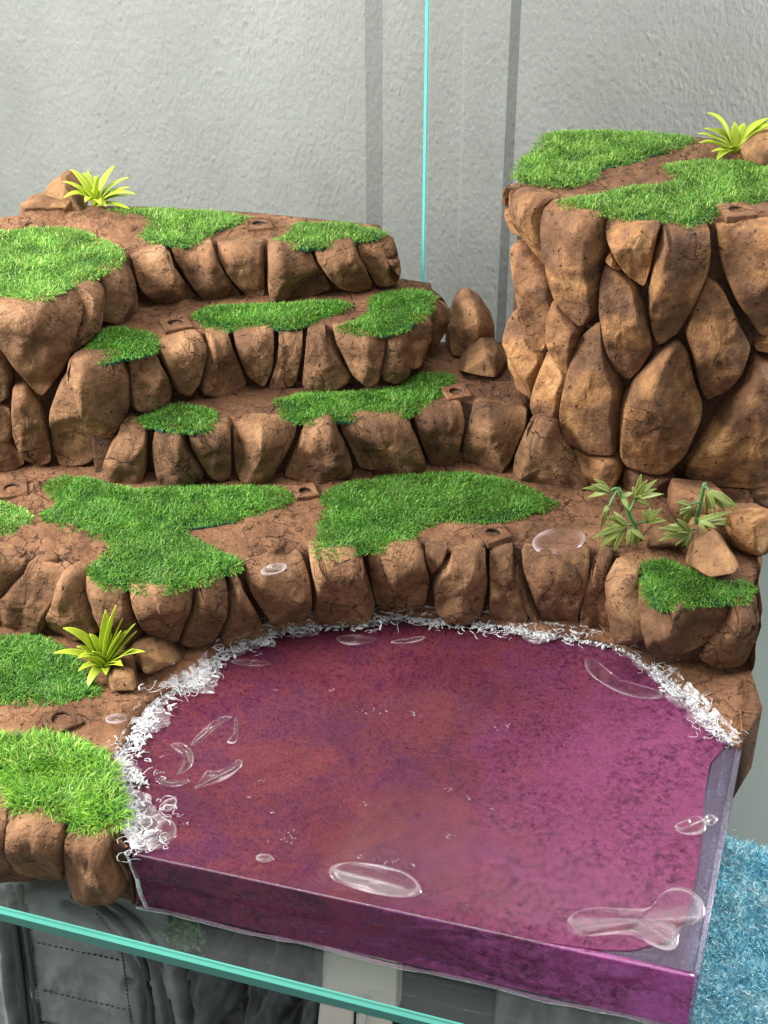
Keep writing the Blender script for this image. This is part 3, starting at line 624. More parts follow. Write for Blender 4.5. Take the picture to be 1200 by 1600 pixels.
def gel_strip(pts, widths, z=.0, closed=False, name='gel_ring', flat=.26, parent=None, zplane=0.):
    P = px(pts, zplane); W = np.array(widths) / 240.
    d = np.hstack([P, np.broadcast_to(np.atleast_1d(W), (len(P),))[:, None]])
    d = chaikin(d, 2, closed); d = resample(d, max(24, len(pts) * 7), closed)
    V, Fc = [], []
    wob = np.array([1 + .25 * fbm(p, 5, 3, 4.) for p in d[:, :3]])
    q = d[:, :3].copy(); q[:, 2] = zplane + z + .004
    tube(V, Fc, q, d[:, 3] * wob, 10, flat, closed); return keep(mesh(name, V, Fc, GEL), parent or pond)
def ell(cx, cy, a, b, rot=0, n=16):
    r = math.radians(rot); return [(cx + a * math.cos(t) * math.cos(r) - b * math.sin(t) * math.sin(r), cy + a * math.cos(t) * math.sin(r) + b * math.sin(t) * math.cos(r)) for t in np.linspace(0, 2 * math.pi, n, endpoint=False)]
def gel_pool(outline, z=0., parent=None, name='gel_puddle', rim=.03, hh=.0065, hollow=.15):
    """a flat irregular drop of clear gel: a low rounded rim round a thinner middle"""
    O = px(chaikin(outline, 2), z); O = resample(O, 72); ce = O.mean(0); V = []; Fc = []; n = len(O)
    dirs = ce - O; L = np.linalg.norm(dirs, axis=1)[:, None]; dirs = dirs / L
    for k, (w_, h_) in enumerate([(0, 0), (.0, .45), (.18, .85), (.45, 1.), (.8, .9), (1.25, .6), (1.8, hollow)]):
        for i, p in enumerate(O):
            wv = .55 + .75 * (.5 + .5 * math.sin(i * .17 + outline[0][0])) + .3 * noise.noise(Vector((p[0] * 9, p[1] * 9, 1.)))
            q = p + dirs[i] * min(rim * w_ * wv, float(L[i, 0]) * .8); V.append((q[0], q[1], z + .004 + hh * h_ * (.7 + .4 * wv)))
    for k in range(6):
        for j in range(n): Fc.append((k * n + j, k * n + (j + 1) % n, (k + 1) * n + (j + 1) % n, (k + 1) * n + j))
    V.append((ce[0], ce[1], z + .004 + hh * hollow))
    for j in range(n): Fc.append((6 * n + j, 6 * n + (j + 1) % n, len(V) - 1))
    o = mesh(name, V, Fc, GEL); rv = [r_ for r_ in (.5, .9, 1., .75, .4, .12, .0) for _ in range(n)] + [0.]
    rv = [r_ * max(.04, .42 + 1.5 * noise.noise(Vector((v_[0] * 6, v_[1] * 6, 7.)))) for r_, v_ in zip(rv, V)]
    a_ = o.data.attributes.new('rim', 'FLOAT', 'POINT'); a_.data.foreach_set('value', np.array(rv, np.float32)); return keep(o, parent or pond)
gel_pool([(512, 1362), (522, 1350), (545, 1347), (580, 1350), (625, 1358), (650, 1372), (661, 1390), (655, 1402), (630, 1405), (590, 1400), (545, 1388), (520, 1378)], rim=.05)
gel_pool([(883, 1445), (890, 1428), (925, 1418), (965, 1420), (1000, 1421), (1022, 1418), (1030, 1400), (1050, 1386), (1072, 1386), (1095, 1400), (1104, 1425), (1098, 1440), (1080, 1447), (1066, 1450), (1060, 1465), (1060, 1482), (1045, 1489), (1015, 1478), (995, 1465), (960, 1460), (910, 1468), (890, 1460)], rim=.05)
gel_pool([(1050, 1295), (1060, 1283), (1080, 1275), (1100, 1276), (1105, 1300), (1090, 1307), (1065, 1305)], rim=.03); gel_pool([(1098, 1275), (1112, 1272), (1124, 1280), (1115, 1292), (1100, 1290)], rim=.02)
gel_pool([(296, 1166), (306, 1152), (326, 1132), (348, 1119), (366, 1120), (358, 1126), (342, 1138), (322, 1152), (305, 1168)], rim=.02)
gel_pool([(366, 1121), (371, 1124), (373, 1142), (370, 1165), (352, 1162), (362, 1154), (366, 1140)], rim=.012)
gel_pool([(300, 1236), (312, 1222), (320, 1204), (338, 1206), (356, 1200), (372, 1186), (382, 1190), (374, 1204), (350, 1222), (322, 1230)], rim=.025)
gel_pool([(262, 1166), (280, 1160), (298, 1168), (305, 1184), (300, 1200), (284, 1212), (272, 1213), (286, 1202), (291, 1186), (284, 1174)], rim=.014)
gel_pool([(238, 1212), (262, 1222), (292, 1216), (300, 1222), (280, 1232), (250, 1230)], rim=.012)
gel_pool([(225, 1320), (240, 1295), (262, 1276), (277, 1290), (276, 1310), (258, 1325), (240, 1331)], rim=.035); gel_pool([(245, 1265), (258, 1250), (277, 1246), (276, 1262), (262, 1272)], rim=.02)
gel_pool([(912, 1030), (926, 1028), (945, 1045), (972, 1062), (1005, 1074), (1034, 1080), (1038, 1092), (1010, 1095), (970, 1086), (935, 1066), (915, 1048)], rim=.04)
gel_pool([(398, 1340), (408, 1334), (425, 1337), (430, 1345), (420, 1350), (404, 1348)], rim=.02)
gel_pool([(520, 998), (545, 992), (575, 994), (592, 1000), (570, 1008), (540, 1010)], rim=.03); gel_pool([(605, 1004), (635, 998), (668, 994), (660, 1003), (625, 1008)], rim=.02); gel_pool([(352, 1034), (385, 1030), (420, 1034), (424, 1041), (385, 1043)], rim=.02)
gel_strip([(466, 1391), (500, 1399), (575, 1414)], [1.2, 1, 1.2], name='resin_drip')
gel_pool(ell(873, 846, 43, 21, -8), Z1 + .03, rock, rim=.05); gel_pool(ell(428, 890, 22, 9, -15), Z1 + .04, rock); gel_pool(ell(182, 1124, 18, 8, -5), Z0 + .03, rock)

def bead(name, pts, r0, r1, m):
    V, Fc = [], []; d = resample(np.array(pts), 60, False); tube(V, Fc, d, [r0 + (r1 - r0) * (.5 + .5 * noise.noise(Vector(p * 7))) for p in d], 7); keep(mesh(name, V, Fc, m), pond)
BEAD = clear_mat('clear_bead', (.95, .85, .93), .12, (.7, .5, .66), 1.5, .05, 12, .9)
bead('resin_bead', [(*(FRL + (FRR - FRL) * k + fn * .02), ZB + .016 + .01 * math.sin(k * 23)) for k in np.linspace(0, .99, 40)], .008, .024, BEAD)
bead('corner_bead', [(*(FRL + fn * .012 + fdir * x), z) for x, z in [(-.03, .0), (-.01, -.1), (.02, -.2), (.03, -.33), (.06, ZB + .02)]], .010, .024, BEAD)
bead('top_bead', [(*(FRL + (FRR - FRL) * k + fn * .014), .003) for k in np.linspace(.0, .995, 40)], .003, .006, BEAD)
# foam: shreds, curls and lumps of white silicone along the shore
def film_mat():
    m, nt, p = mat('foam_film'); tc = N(nt, 'ShaderNodeTexCoord'); v = tc.outputs['Object']
    p.inputs['Base Color'].default_value = (.85, .82, .85, 1); p.inputs['Roughness'].default_value = .2
    f = noise_tex(nt, v, 11, 8, .72, 1.5); a = N(nt, 'ShaderNodeAttribute', attribute_name='along')
    al = ramp(nt, math_n(nt, 'ADD', f, math_n(nt, 'MULTIPLY', a.outputs['Fac'], -.22)), [(.30, g(.10)), (.42, g(.42)), (.55, g(.92))])
    t = N(nt, 'ShaderNodeBsdfTransparent'); mx = N(nt, 'ShaderNodeMixShader'); nt.links.new(al, mx.inputs[0]); nt.links.new(t.outputs[0], mx.inputs[1]); nt.links.new(p.outputs[0], mx.inputs[2])
    nt.links.new(bump(nt, f, .8, .03), p.inputs['Normal']); nt.links.new(mx.outputs[0], nt.nodes['Material Output'].inputs[0]); return m
def foam():
    V, Fc = [], []
    S = resample(np.vstack([P2(shore_px, 0)]), 400, False)
    t = np.linspace(0, 1, 400)
    wid = np.interp(t, [0, .05, .14, .2, .26, .36, .45, .6, .72, .80, .86, .93, 1], [.17, .22, .14, .17, .19, .15, .14, .14, .14, .09, .13, .16, .08])
    den = np.interp(t, [0, .05, .2, .3, .45, .55, .7, .78, .84, .92, 1], [1.4, 1.5, 1.0, .9, 1.35, 1.5, 1.4, .8, 1.2, 1.3, .7])
    pr = den / den.sum()
    def inward(k): d = cen - S[k]; return d / np.linalg.norm(d)
    # thin translucent skin hugging the waterline
    FV, FF, al = [], [], []; M_ = 14
    for k in range(0, 400):
        d = inward(k); wk = wid[k] * (.75 + .9 * noise.fractal(Vector((S[k][0] * 4, S[k][1] * 4, 2.)), 1., 2., 4))
        for j in range(M_):
            u = j / (M_ - 1); p = S[k] + d * (-.03 + (wk + .03) * u); zz = .012 + .05 * (1 - u) ** 3 + (.016 * noise.noise(Vector((p[0] * 16, p[1] * 16, 0))) + .014 * noise.noise(Vector((p[0] * 38, p[1] * 38, 3)))) * (1 - u * .7)
            FV.append((p[0], p[1], max(zz, .006))); al.append(u + 2.2 * max(0, .22 - u))
    n = len(FV) // M_
    for i in range(n - 1):
        for j in range(M_ - 1): a = i * M_ + j; FF.append((a, a + 1, a + M_ + 1, a + M_))
    o = keep(mesh('foam_film', FV, FF, film_mat()), pond); at_ = o.data.attributes.new('along', 'FLOAT', 'POINT'); at_.data.foreach_set('value', np.array(al, np.float32))
    # tangled clumps of fine shreds
    for c in range(130):
        k = int(rng.choice(400, p=pr)); d = inward(k); off = np.clip(random.gauss(.22, .34), -.3, .95) * wid[k]; ctr = S[k] + d * off; sp = random.uniform(.015, .045) * (1.3 if off > 0 else .8)
        tg = S[min(k + 3, 399)] - S[max(k - 3, 0)]; a0 = math.atan2(tg[1], tg[0]) + random.gauss(0, .5)
        for _ in range(random.randint(4, 10)):
            p = np.array([ctr[0] + random.gauss(0, sp * 1.5), ctr[1] + random.gauss(0, sp), .016 + abs(random.gauss(0, .018 if off > .05 else .045))]); n = random.randint(5, 10); L = random.uniform(.04, .13)
            a = a0 + random.gauss(0, 1.0); cur = random.gauss(0, .35); dz = random.gauss(0, .2); pts = [p]
            for _i in range(n):
                a += cur + random.gauss(0, .62); dz = dz * .6 + random.gauss(0, .22); q = pts[-1] + np.array([math.cos(a), math.sin(a), dz]) * L / n; q[2] = max(q[2], .010); pts.append(q)
            r = random.uniform(.0016, .0042) * (1.9 if random.random() < .12 else 1)
            tube(V, Fc, pts, [r * (.4 + .8 * random.random() * math.sin(math.pi * (i + .6) / (n + 1.2))) for i in range(n + 1)], 4, .7)
    # froth: crowded small lumps merging into one knobbly line
    bm = bmesh.new(); bmesh.ops.create_icosphere(bm, subdivisions=2, radius=1); iv = np.array([v.co[:] for v in bm.verts]); bm.verts.index_update(); fi = [tuple(v.index for v in f.verts) for f in bm.faces]; bm.free()
    for c in range(330):
        k0 = int(rng.choice(400, p=pr)); o0 = np.clip(random.gauss(.22, .25), -.12, .8)
        for _ in range(random.randint(3, 9)):
            k = min(399, max(0, k0 + int(random.gauss(0, 3)))); d = inward(k); off = (o0 + random.gauss(0, .12)) * wid[k]; p2 = S[k] + d * off; r = random.uniform(.004, .012) * (1.4 if random.random() < .1 else 1)
            p = np.array([*p2, .008 + random.uniform(.2, 1.6) * r * (1.8 if off < .03 else 1)]); A = np.array([random.uniform(.9, 3.2), random.uniform(.4, 1.0), random.uniform(.35, .8)]); ro = random.uniform(0, 6.28); b = len(V); sd = random.uniform(0, 50)
            for q in iv:
                q2 = q * (1 + 1.1 * noise.noise(Vector(q * 1.9) + Vector((sd, 0, 0)))) * A * r; V.append(p + np.array([q2[0] * math.cos(ro) - q2[1] * math.sin(ro), q2[0] * math.sin(ro) + q2[1] * math.cos(ro), q2[2]]))
            Fc += [tuple(b + i for i in f) for f in fi]
    o = keep(mesh('foam', V, Fc, FOAM), pond); o['kind'] = 'stuff'; return o
foam()
def flecks():
    V, Fc = [], []
    for u, v, s in [(583, 1112, 22), (645, 1117, 12), (788, 1136, 14), (700, 1233, 10), (705, 1305, 16), (575, 1257, 8), (452, 1308, 26), (425, 1270, 4), (407, 1220, 8), (390, 1246, 6), (290, 1288, 10), (735, 1247, 6), (768, 1265, 5), (520, 1078, 6), (430, 1078, 4), (600, 1345, 20), (640, 1352, 10), (560, 1340, 12)]:
        for _ in range(int(2 + s * .35)):
            p = at(u + random.gauss(0, s * .5), v + random.gauss(0, s * .22), .004); a = random.uniform(0, 3.1); L = random.uniform(.006, .018)
            m_ = p + np.array([math.cos(a), math.sin(a), .0]) * L * .5; q = m_ + np.array([math.cos(a + .9), math.sin(a + .9), .1]) * L * .5; tube(V, Fc, [p, m_, q], [.0012, .002, .001], 4)
    keep(mesh('glitter_flecks', V, Fc, FOAM), pond)['kind'] = 'stuff'
flecks()

# ------------------------------------------------------------------ turf
def turf(label, poly, z, L, m, density=15000, length=.046, group=None):
    P = P2(poly, z + .02); P = chaikin(P, 1); c = P.mean(0)
    zf = lambda q: z + .012
    root = tag(empty('turf_patch', (c[0], c[1], z)), label, 'grass patch', group or 'turf patches laid on the ledges')
    # backing mat: a thin fibre sheet following the outline, a little smaller than the grass
    B = resample(c + (P - c) * .89, 70) + rng.normal(0, .008, (70, 2)); fs = geometry.tessellate_polygon([[Vector((*p, 0)) for p in B]]); n = len(B)
    V = [(*p, z - .015) for p in B] + [(*p, z + .010) for p in B]; Fc = [tuple(i + n for i in f) for f in fs] + [(i, (i + 1) % n, (i + 1) % n + n, i + n) for i in range(n)]
    keep(mesh('backing', V, Fc, MATBACK, None, False), root)
    lo, hi = P.min(0), P.max(0); N_ = int(np.prod(hi - lo) * density); Q = rng.uniform(lo, hi, (N_, 2)); Q = Q[inside(P, Q)]
    d = edge_dist(P, Q); jag = np.array([noise.fractal(Vector((q[0] * 9, q[1] * 9, z)), 1., 2., 3) for q in Q]); kp = (d > .012 + .04 * jag) & (rng.uniform(0, 1, len(Q)) < .35 + d / .07); Q, d = Q[kp], d[kp]; n = len(Q)
    RB = resample(P, 160); near = RB[np.argmin(((Q[:, None, :] - RB[None]) ** 2).sum(2), 1)]; ow = near - Q; ow /= np.linalg.norm(ow, axis=1)[:, None] + 1e-6; ew = np.clip(1 - d / .09, 0, 1)[:, None]
    az = rng.uniform(0, 2 * np.pi, n)
    cl = np.array([noise.noise(Vector((q[0] * 5, q[1] * 5, z * 3))) for q in Q]); cl2 = np.array([noise.noise(Vector((q[0] * 5 + 40, q[1] * 5, z * 3))) for q in Q])
    lean = rng.uniform(.15, 1.1, n); dirv = np.stack([np.cos(az) * lean + cl * 1.3, np.sin(az) * lean + cl2 * 1.3], 1) * (1 - .4 * ew) + ow * ew * 1.1
    ln = length * rng.uniform(.55, 1.25, n) * (1 + .5 * cl2); wd = rng.uniform(.004, .0085, n) * (length / .046) ** .3
    up = np.ones(n) * rng.uniform(.5, 1.1, n); D = np.concatenate([dirv, up[:, None]], 1); D /= np.linalg.norm(D, axis=1)[:, None]
    sidev = np.stack([-D[:, 1], D[:, 0], np.zeros(n)], 1); sidev /= np.linalg.norm(sidev, axis=1)[:, None] + 1e-9
    base = np.concatenate([Q, (z + .024 - .022 * ew)], 1)
    mid_ = base + D * (ln * .55)[:, None]; D2 = D.copy(); D2[:, 2] -= rng.uniform(.2, 1.1, n) + ew[:, 0] * .7; D2[:, :2] *= 1.3; D2 /= np.linalg.norm(D2, axis=1)[:, None]; tip = mid_ + D2 * (ln * .5)[:, None]
    s = sidev * (wd * .5)[:, None]
    V = np.empty((n * 5, 3)); V[0::5] = base - s; V[1::5] = base + s; V[2::5] = mid_ + s * .8; V[3::5] = mid_ - s * .8; V[4::5] = tip
    i = np.arange(n) * 5; quads = np.stack([i, i + 1, i + 2, i + 3], 1); tris = np.stack([i + 3, i + 2, i + 4], 1)
    me = bpy.data.meshes.new('grass_blades'); me.vertices.add(n * 5); me.vertices.foreach_set('co', V.ravel())
    lv = np.concatenate([quads, tris], 1).ravel(); me.loops.add(len(lv)); me.loops.foreach_set('vertex_index', lv.astype(np.int32))
    st = np.empty(2 * n, np.int32); st[0::2] = np.arange(n) * 7; st[1::2] = np.arange(n) * 7 + 4; tt = np.empty(2 * n, np.int32); tt[0::2] = 4; tt[1::2] = 3
    me.polygons.add(2 * n); me.polygons.foreach_set('loop_start', st); me.polygons.foreach_set('loop_total', tt); me.update(calc_edges=True); me.validate()
    o = keep(link('grass_blades', me, m, None, True), root); o['kind'] = 'stuff'
    return root
turf('large green turf patch on the flat top of the left block, front left', [(-60, 360), (0, 360), (93, 352), (140, 361), (200, 392), (193, 413), (160, 433), (110, 452), (90, 467), (20, 479), (0, 473), (-60, 475)], Z4, L4, GRASS, 12000)
turf('green turf patch on the top ledge beside the lime fern', [(160, 325), (233, 322), (367, 332), (402, 339), (393, 347), (333, 363), (320, 380), (283, 388), (213, 375), (230, 349), (207, 339), (173, 338)], Z4, L4, GRASS, 12000)
turf('narrow bright turf patch at the right end of the top ledge', [(450, 346), (537, 346), (603, 359), (607, 372), (550, 379), (523, 384), (477, 389), (410, 381), (450, 362)], Z4, L4, GRASS, 12000)
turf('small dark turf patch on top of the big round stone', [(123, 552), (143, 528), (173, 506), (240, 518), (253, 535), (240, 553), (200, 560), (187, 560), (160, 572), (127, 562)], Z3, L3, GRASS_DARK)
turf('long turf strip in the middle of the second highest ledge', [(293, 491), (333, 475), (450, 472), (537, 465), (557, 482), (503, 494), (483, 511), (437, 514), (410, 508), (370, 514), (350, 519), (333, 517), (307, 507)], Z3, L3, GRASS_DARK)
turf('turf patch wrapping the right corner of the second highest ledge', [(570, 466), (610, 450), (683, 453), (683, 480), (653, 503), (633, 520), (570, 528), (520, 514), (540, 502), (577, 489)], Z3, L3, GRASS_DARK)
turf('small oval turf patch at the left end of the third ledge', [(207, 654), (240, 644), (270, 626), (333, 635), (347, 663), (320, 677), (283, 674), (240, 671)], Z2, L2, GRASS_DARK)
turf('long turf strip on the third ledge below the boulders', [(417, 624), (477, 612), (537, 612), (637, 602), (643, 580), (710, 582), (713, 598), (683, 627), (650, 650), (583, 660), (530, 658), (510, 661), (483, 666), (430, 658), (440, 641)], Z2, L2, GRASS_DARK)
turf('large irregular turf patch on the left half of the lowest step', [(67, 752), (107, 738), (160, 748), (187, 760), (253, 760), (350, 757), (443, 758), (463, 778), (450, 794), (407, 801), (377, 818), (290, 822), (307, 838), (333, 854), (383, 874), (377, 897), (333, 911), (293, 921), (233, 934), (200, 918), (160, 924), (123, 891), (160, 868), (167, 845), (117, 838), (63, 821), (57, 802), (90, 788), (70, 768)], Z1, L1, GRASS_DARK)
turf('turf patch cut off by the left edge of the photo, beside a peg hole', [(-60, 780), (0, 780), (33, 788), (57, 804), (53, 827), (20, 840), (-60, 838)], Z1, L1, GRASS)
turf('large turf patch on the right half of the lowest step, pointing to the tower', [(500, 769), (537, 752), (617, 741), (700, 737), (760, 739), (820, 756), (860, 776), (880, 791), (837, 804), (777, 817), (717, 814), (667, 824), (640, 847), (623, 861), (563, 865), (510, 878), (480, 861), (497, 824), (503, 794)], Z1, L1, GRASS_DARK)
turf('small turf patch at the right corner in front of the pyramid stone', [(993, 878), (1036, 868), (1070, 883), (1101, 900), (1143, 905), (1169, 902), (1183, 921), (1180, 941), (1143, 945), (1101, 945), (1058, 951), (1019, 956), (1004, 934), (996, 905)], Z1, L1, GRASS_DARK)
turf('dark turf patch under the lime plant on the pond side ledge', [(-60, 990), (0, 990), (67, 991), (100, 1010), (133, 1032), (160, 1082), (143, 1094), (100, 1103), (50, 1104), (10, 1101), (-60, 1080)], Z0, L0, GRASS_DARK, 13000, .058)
turf('long haired bright turf patch hanging over the front left corner', [(-60, 1152), (0, 1150), (53, 1144), (127, 1154), (147, 1171), (180, 1191), (187, 1203), (200, 1270), (197, 1294), (143, 1306), (110, 1299), (100, 1281), (67, 1274), (17, 1271), (10, 1234), (-10, 1214), (-60, 1214)], Z0, L0, GRASS_LONG, 11000, .088)
turf('turf patch on the back left of the tower top', [(846, 202), (990, 204), (1085, 211), (1092, 221), (1067, 234), (1025, 241), (990, 256), (941, 263), (934, 277), (899, 292), (843, 290), (797, 284), (790, 270), (832, 232)], ZT, T, GRASS, 12000)
turf('forked turf patch along the front of the tower top', [(857, 312), (934, 302), (976, 290), (1025, 288), (1060, 281), (1025, 264), (1035, 256), (1095, 249), (1165, 250), (1200, 260), (1250, 262), (1250, 318), (1200, 315), (1130, 326), (1112, 346), (1085, 357), (1046, 346), (990, 346), (944, 339), (895, 332)], ZT, T, GRASS, 12000)

# ------------------------------------------------------------------ loose boulders
def boulder(label, sil, front, z, back=.35, bev=.012):
    """a faceted stone: its outline and the corners of its facets, wrapped in a hull and worn at the edges"""
    s_ = np.array(sil, float); lo = s_[:, 1].max(); mu = s_[:, 0].mean(); y0 = at(mu, lo - 4, z)[1] + .16
    S3 = np.array([aty(u, v, y0) for u, v in s_]); pts = list(S3); c = S3.mean(0)
    pts += [np.array([c[0] + (p[0] - c[0]) * .8, p[1] + back, z + (p[2] - z) * .68 - .03]) for p in S3] + [aty(u, v, y0 + dy * 1.35) for u, v, dy in front]
    pts = [np.array([p[0], p[1], max(p[2], z - .05)]) for p in pts]; base = np.array([c[0], y0, z])
    bm = bmesh.new()
    for p in pts: bm.verts.new(Vector(p - base))
    r = bmesh.ops.convex_hull(bm, input=bm.verts); bmesh.ops.delete(bm, geom=[g_ for g_ in r['geom_interior'] if isinstance(g_, bmesh.types.BMVert)], context='VERTS')
    bmesh.ops.dissolve_limit(bm, angle_limit=.12, verts=bm.verts, edges=bm.edges)
    bmesh.ops.bevel(bm, geom=list(bm.edges), offset=bev, segments=3, profile=.6, affect='EDGES', clamp_overlap=True)
    bmesh.ops.triangulate(bm, faces=bm.faces); bmesh.ops.subdivide_edges(bm, edges=bm.edges, cuts=3, use_grid_fill=True)
    for v in bm.verts: v.co += v.normal * .012 * fbm(v.co, 5, 4, mu)
    me = bpy.data.meshes.new('boulder'); bm.to_mesh(me); bm.free(); me.update()
    o = link('boulder', me, BOULDER); o.location = base; return tag(o, label, 'boulder', 'loose boulders on the rock scenery')
boulder('upright wedge shaped boulder behind the fern on the top ledge', [(61, 328), (66, 307), (76, 288), (91, 273), (103, 274), (120, 292), (135, 312), (138, 330), (75, 332)], [(102, 292, -.08), (96, 314, -.14), (78, 331, -.14), (130, 331, -.14)], Z4)
boulder('low flat rock slab at the very back of the left block', [(30, 346), (31, 318), (60, 309), (110, 314), (114, 330), (110, 346)], [(40, 325, -.05), (105, 324, -.05)], Z4, .3, .02)
boulder('smooth round boulder beside the fern on the tower top', [(1152, 246), (1157, 224), (1180, 208), (1215, 201), (1250, 208), (1266, 235), (1262, 260), (1200, 262), (1160, 256)], [(1195, 232, -.2), (1230, 232, -.2), (1172, 240, -.14), (1190, 262, -.2)], ZT, .3, .03)
boulder('tall pointed boulder standing behind the third ledge', [(694, 548), (697, 510), (710, 470), (722, 452), (732, 451), (748, 461), (767, 487), (774, 508), (772, 540), (735, 559)], [(727, 515, -.20), (750, 503, -.20), (731, 470, -.07), (701, 508, -.05), (765, 512, -.12), (740, 557, -.2), (706, 557, -.14)], Z2, .4)
boulder('low faceted boulder leaning between the steps and the tower', [(714, 577), (732, 546), (753, 532), (778, 543), (794, 564), (788, 594), (740, 592)], [(760, 557, -.15), (734, 554, -.05), (774, 556, -.12), (725, 582, -.18), (775, 592, -.22)], Z2)
boulder('rounded boulder right of the lime plant near the foam', [(198, 1018), (201, 1008), (213, 998), (237, 994), (263, 1004), (284, 1027), (280, 1040), (240, 1056), (213, 1052)], [(243, 1014, -.10), (250, 1034, -.18), (215, 1020, -.14), (275, 1036, -.12), (230, 1054, -.2)], Z0, .3, .04)
boulder('small faceted boulder below the lime plant', [(163, 1064), (172, 1044), (190, 1033), (212, 1042), (219, 1063), (214, 1080), (187, 1082), (166, 1076)], [(174, 1060, -.14), (209, 1055, -.12), (190, 1046, -.06), (210, 1080, -.17), (175, 1080, -.17)], Z0, .25)
boulder('pyramid shaped boulder with a bright right face', [(1071, 880), (1084, 840), (1115, 830), (1132, 845), (1156, 877), (1157, 890), (1130, 902), (1085, 894)], [(1139, 862, -.14), (1146, 896, -.28), (1084, 886, -.22), (1109, 902, -.30), (1092, 846, -.06)], Z1, .4, .022)
boulder('low dark boulder half hidden under the leafy plants', [(1005, 858), (1008, 839), (1020, 828), (1042, 824), (1072, 838), (1074, 866), (1044, 874)], [(1040, 840, -.1), (1020, 850, -.12), (1062, 850, -.12)], Z1, .3, .04)

# two low stones standing on the ledge against the tower's foot
for sil_, fr_ in [([(1135, 832), (1140, 808), (1166, 800), (1208, 797), (1210, 840), (1196, 880), (1160, 882), (1143, 856)], [(1178, 812, -.10), (1182, 868, -.14), (1150, 850, -.08)]),
                  ([(1044, 792), (1054, 760), (1090, 764), (1132, 770), (1140, 802), (1104, 832), (1062, 820)], [(1090, 782, -.12), (1075, 806, -.15), (1115, 806, -.14)])]:
    o_ = boulder('', sil_, fr_, Z1, .3, .025); o_.name = 'stone'; o_.data.materials.clear(); o_.data.materials.append(TOWER)
    for k_ in ('category', 'group', 'label'):
        if k_ in o_: del o_[k_]
    keep(o_, tower)

# ------------------------------------------------------------------ plants
def leaf_mesh(pts, width, fold=.35, prof=None, up=(0, 0, 1)):
    P = np.asarray(pts); n = len(P); V = []; Fc = []; al = []
    for i in range(n):
        t = P[min(i + 1, n - 1)] - P[max(i - 1, 0)]; t /= np.linalg.norm(t) + 1e-9
        s = np.cross(t, up); 
        if np.linalg.norm(s) < .15: s = np.cross(t, [0, -1., .2])
        s /= np.linalg.norm(s); q = np.cross(s, t); u = i / (n - 1)
        w = width * .5 * (prof(u) if prof else (max(0., math.sin(math.pi * min(1, .18 + .82 * u))) ** .8) )
        V += [P[i] - s * w + q * w * fold, P[i] - s * w * .5 + q * w * fold * .35, P[i], P[i] + s * w * .5 + q * w * fold * .35, P[i] + s * w + q * w * fold]; al += [u] * 5
    for i in range(n - 1):
        for k in range(4): a = i * 5 + k; Fc.append((a, a + 1, a + 6, a + 5))
    return V, Fc, al
def leaf(pts, width, m, parent, **kw):
    V, Fc, al = leaf_mesh(pts, width, **kw); o = mesh('leaf', V, Fc, m)
    a = o.data.attributes.new('along', 'FLOAT', 'POINT'); a.data.foreach_set('value', np.array(al, np.float32))
    md = o.modifiers.new('thickness', 'SOLIDIFY'); md.thickness = .005; return keep(o, parent)
def bez(a, b, c, n=11): return [a * (1 - t) ** 2 + b * 2 * t * (1 - t) + c * t * t for t in np.linspace(0, 1, n)]
def fern(label, base_px, z, tips, width):
    b = at(*base_px, z + .02); root = tag(empty('lime_plant', tuple(b)), label, 'plant', 'spiky lime plastic plants')
    ex = []
    for (u, v, dy, ar, wk), (u2, v2, dy2, ar2, _w) in zip(tips, tips[1:] + tips[:1]):
        k = random.uniform(.35, .65); ex.append((base_px[0] + ((u * k + u2 * (1 - k)) - base_px[0]) * random.uniform(.6, .9), base_px[1] + ((v * k + v2 * (1 - k)) - base_px[1]) * random.uniform(.6, .95), (dy + dy2) / 2 + random.uniform(-.06, .06), ar * .8, wk * .85))
    for u, v, dy, arch, wk in tips + ex:
        tip = aty(u, v, b[1] + dy); m_ = (b + tip) / 2; m_ = b * .62 + tip * .38; m_ = m_ + np.array([0, 0, arch]); s = b + (tip - b) * .04; leaf(bez(s, m_, tip), width * wk, FERN, root)
    return root
fern('spiky lime plant on the ledge left of the pond', (166, 1045), Z0, [(181, 945, -.04, .10, 1.2), (165, 953, -.02, .05, 1.), (191, 966, -.02, .05, 1.), (211, 974, -.06, .06, 1.1), (213, 986, -.05, .03, .9), (227, 1018, -.14, .10, 1.), (192, 1040, -.2, .06, .8), (135, 1077, -.22, .12, .9), (83, 1020, -.08, .12, 1.), (99, 981, -.02, .16, 1.4), (122, 1028, -.2, .12, 1.1), (140, 990, .04, .12, .9)], .082)
fern('spiky lime plant beside the boulder on the top ledge', (150, 322), Z4, [(180, 258, .12, .1, 1.1), (110, 264, .1, .12, 1), (136, 266, .18, .06, .8), (204, 276, .1, .1, .9), (206, 292, .05, .08, .9), (216, 304, -.05, .12, 1), (98, 283, .0, .1, .9), (99, 309, -.12, .14, 1.2), (157, 320, -.2, .1, 1), (205, 327, -.1, .06, .9), (115, 290, -.1, .1, .9)], .072)
fern('spiky lime plant beside the round boulder on the tower top', (1146, 240), ZT, [(1105, 176, .05, .16, 1.15), (1101, 200, .0, .1, .9), (1091, 208, -.05, .08, .9), (1092, 222, -.1, .06, .8), (1119, 251, -.15, .09, 1), (1164, 192, .15, .1, .8), (1200, 184, .1, .1, 1.1), (1212, 192, .0, .1, 1.1), (1226, 186, .1, .12, 1.1), (1215, 206, -.05, .08, 1), (1148, 190, .1, .06, .9)], .076)
def lance(u): return max(0.02, math.sin(math.pi * min(1, .04 + .96 * u) ** .75)) ** .9
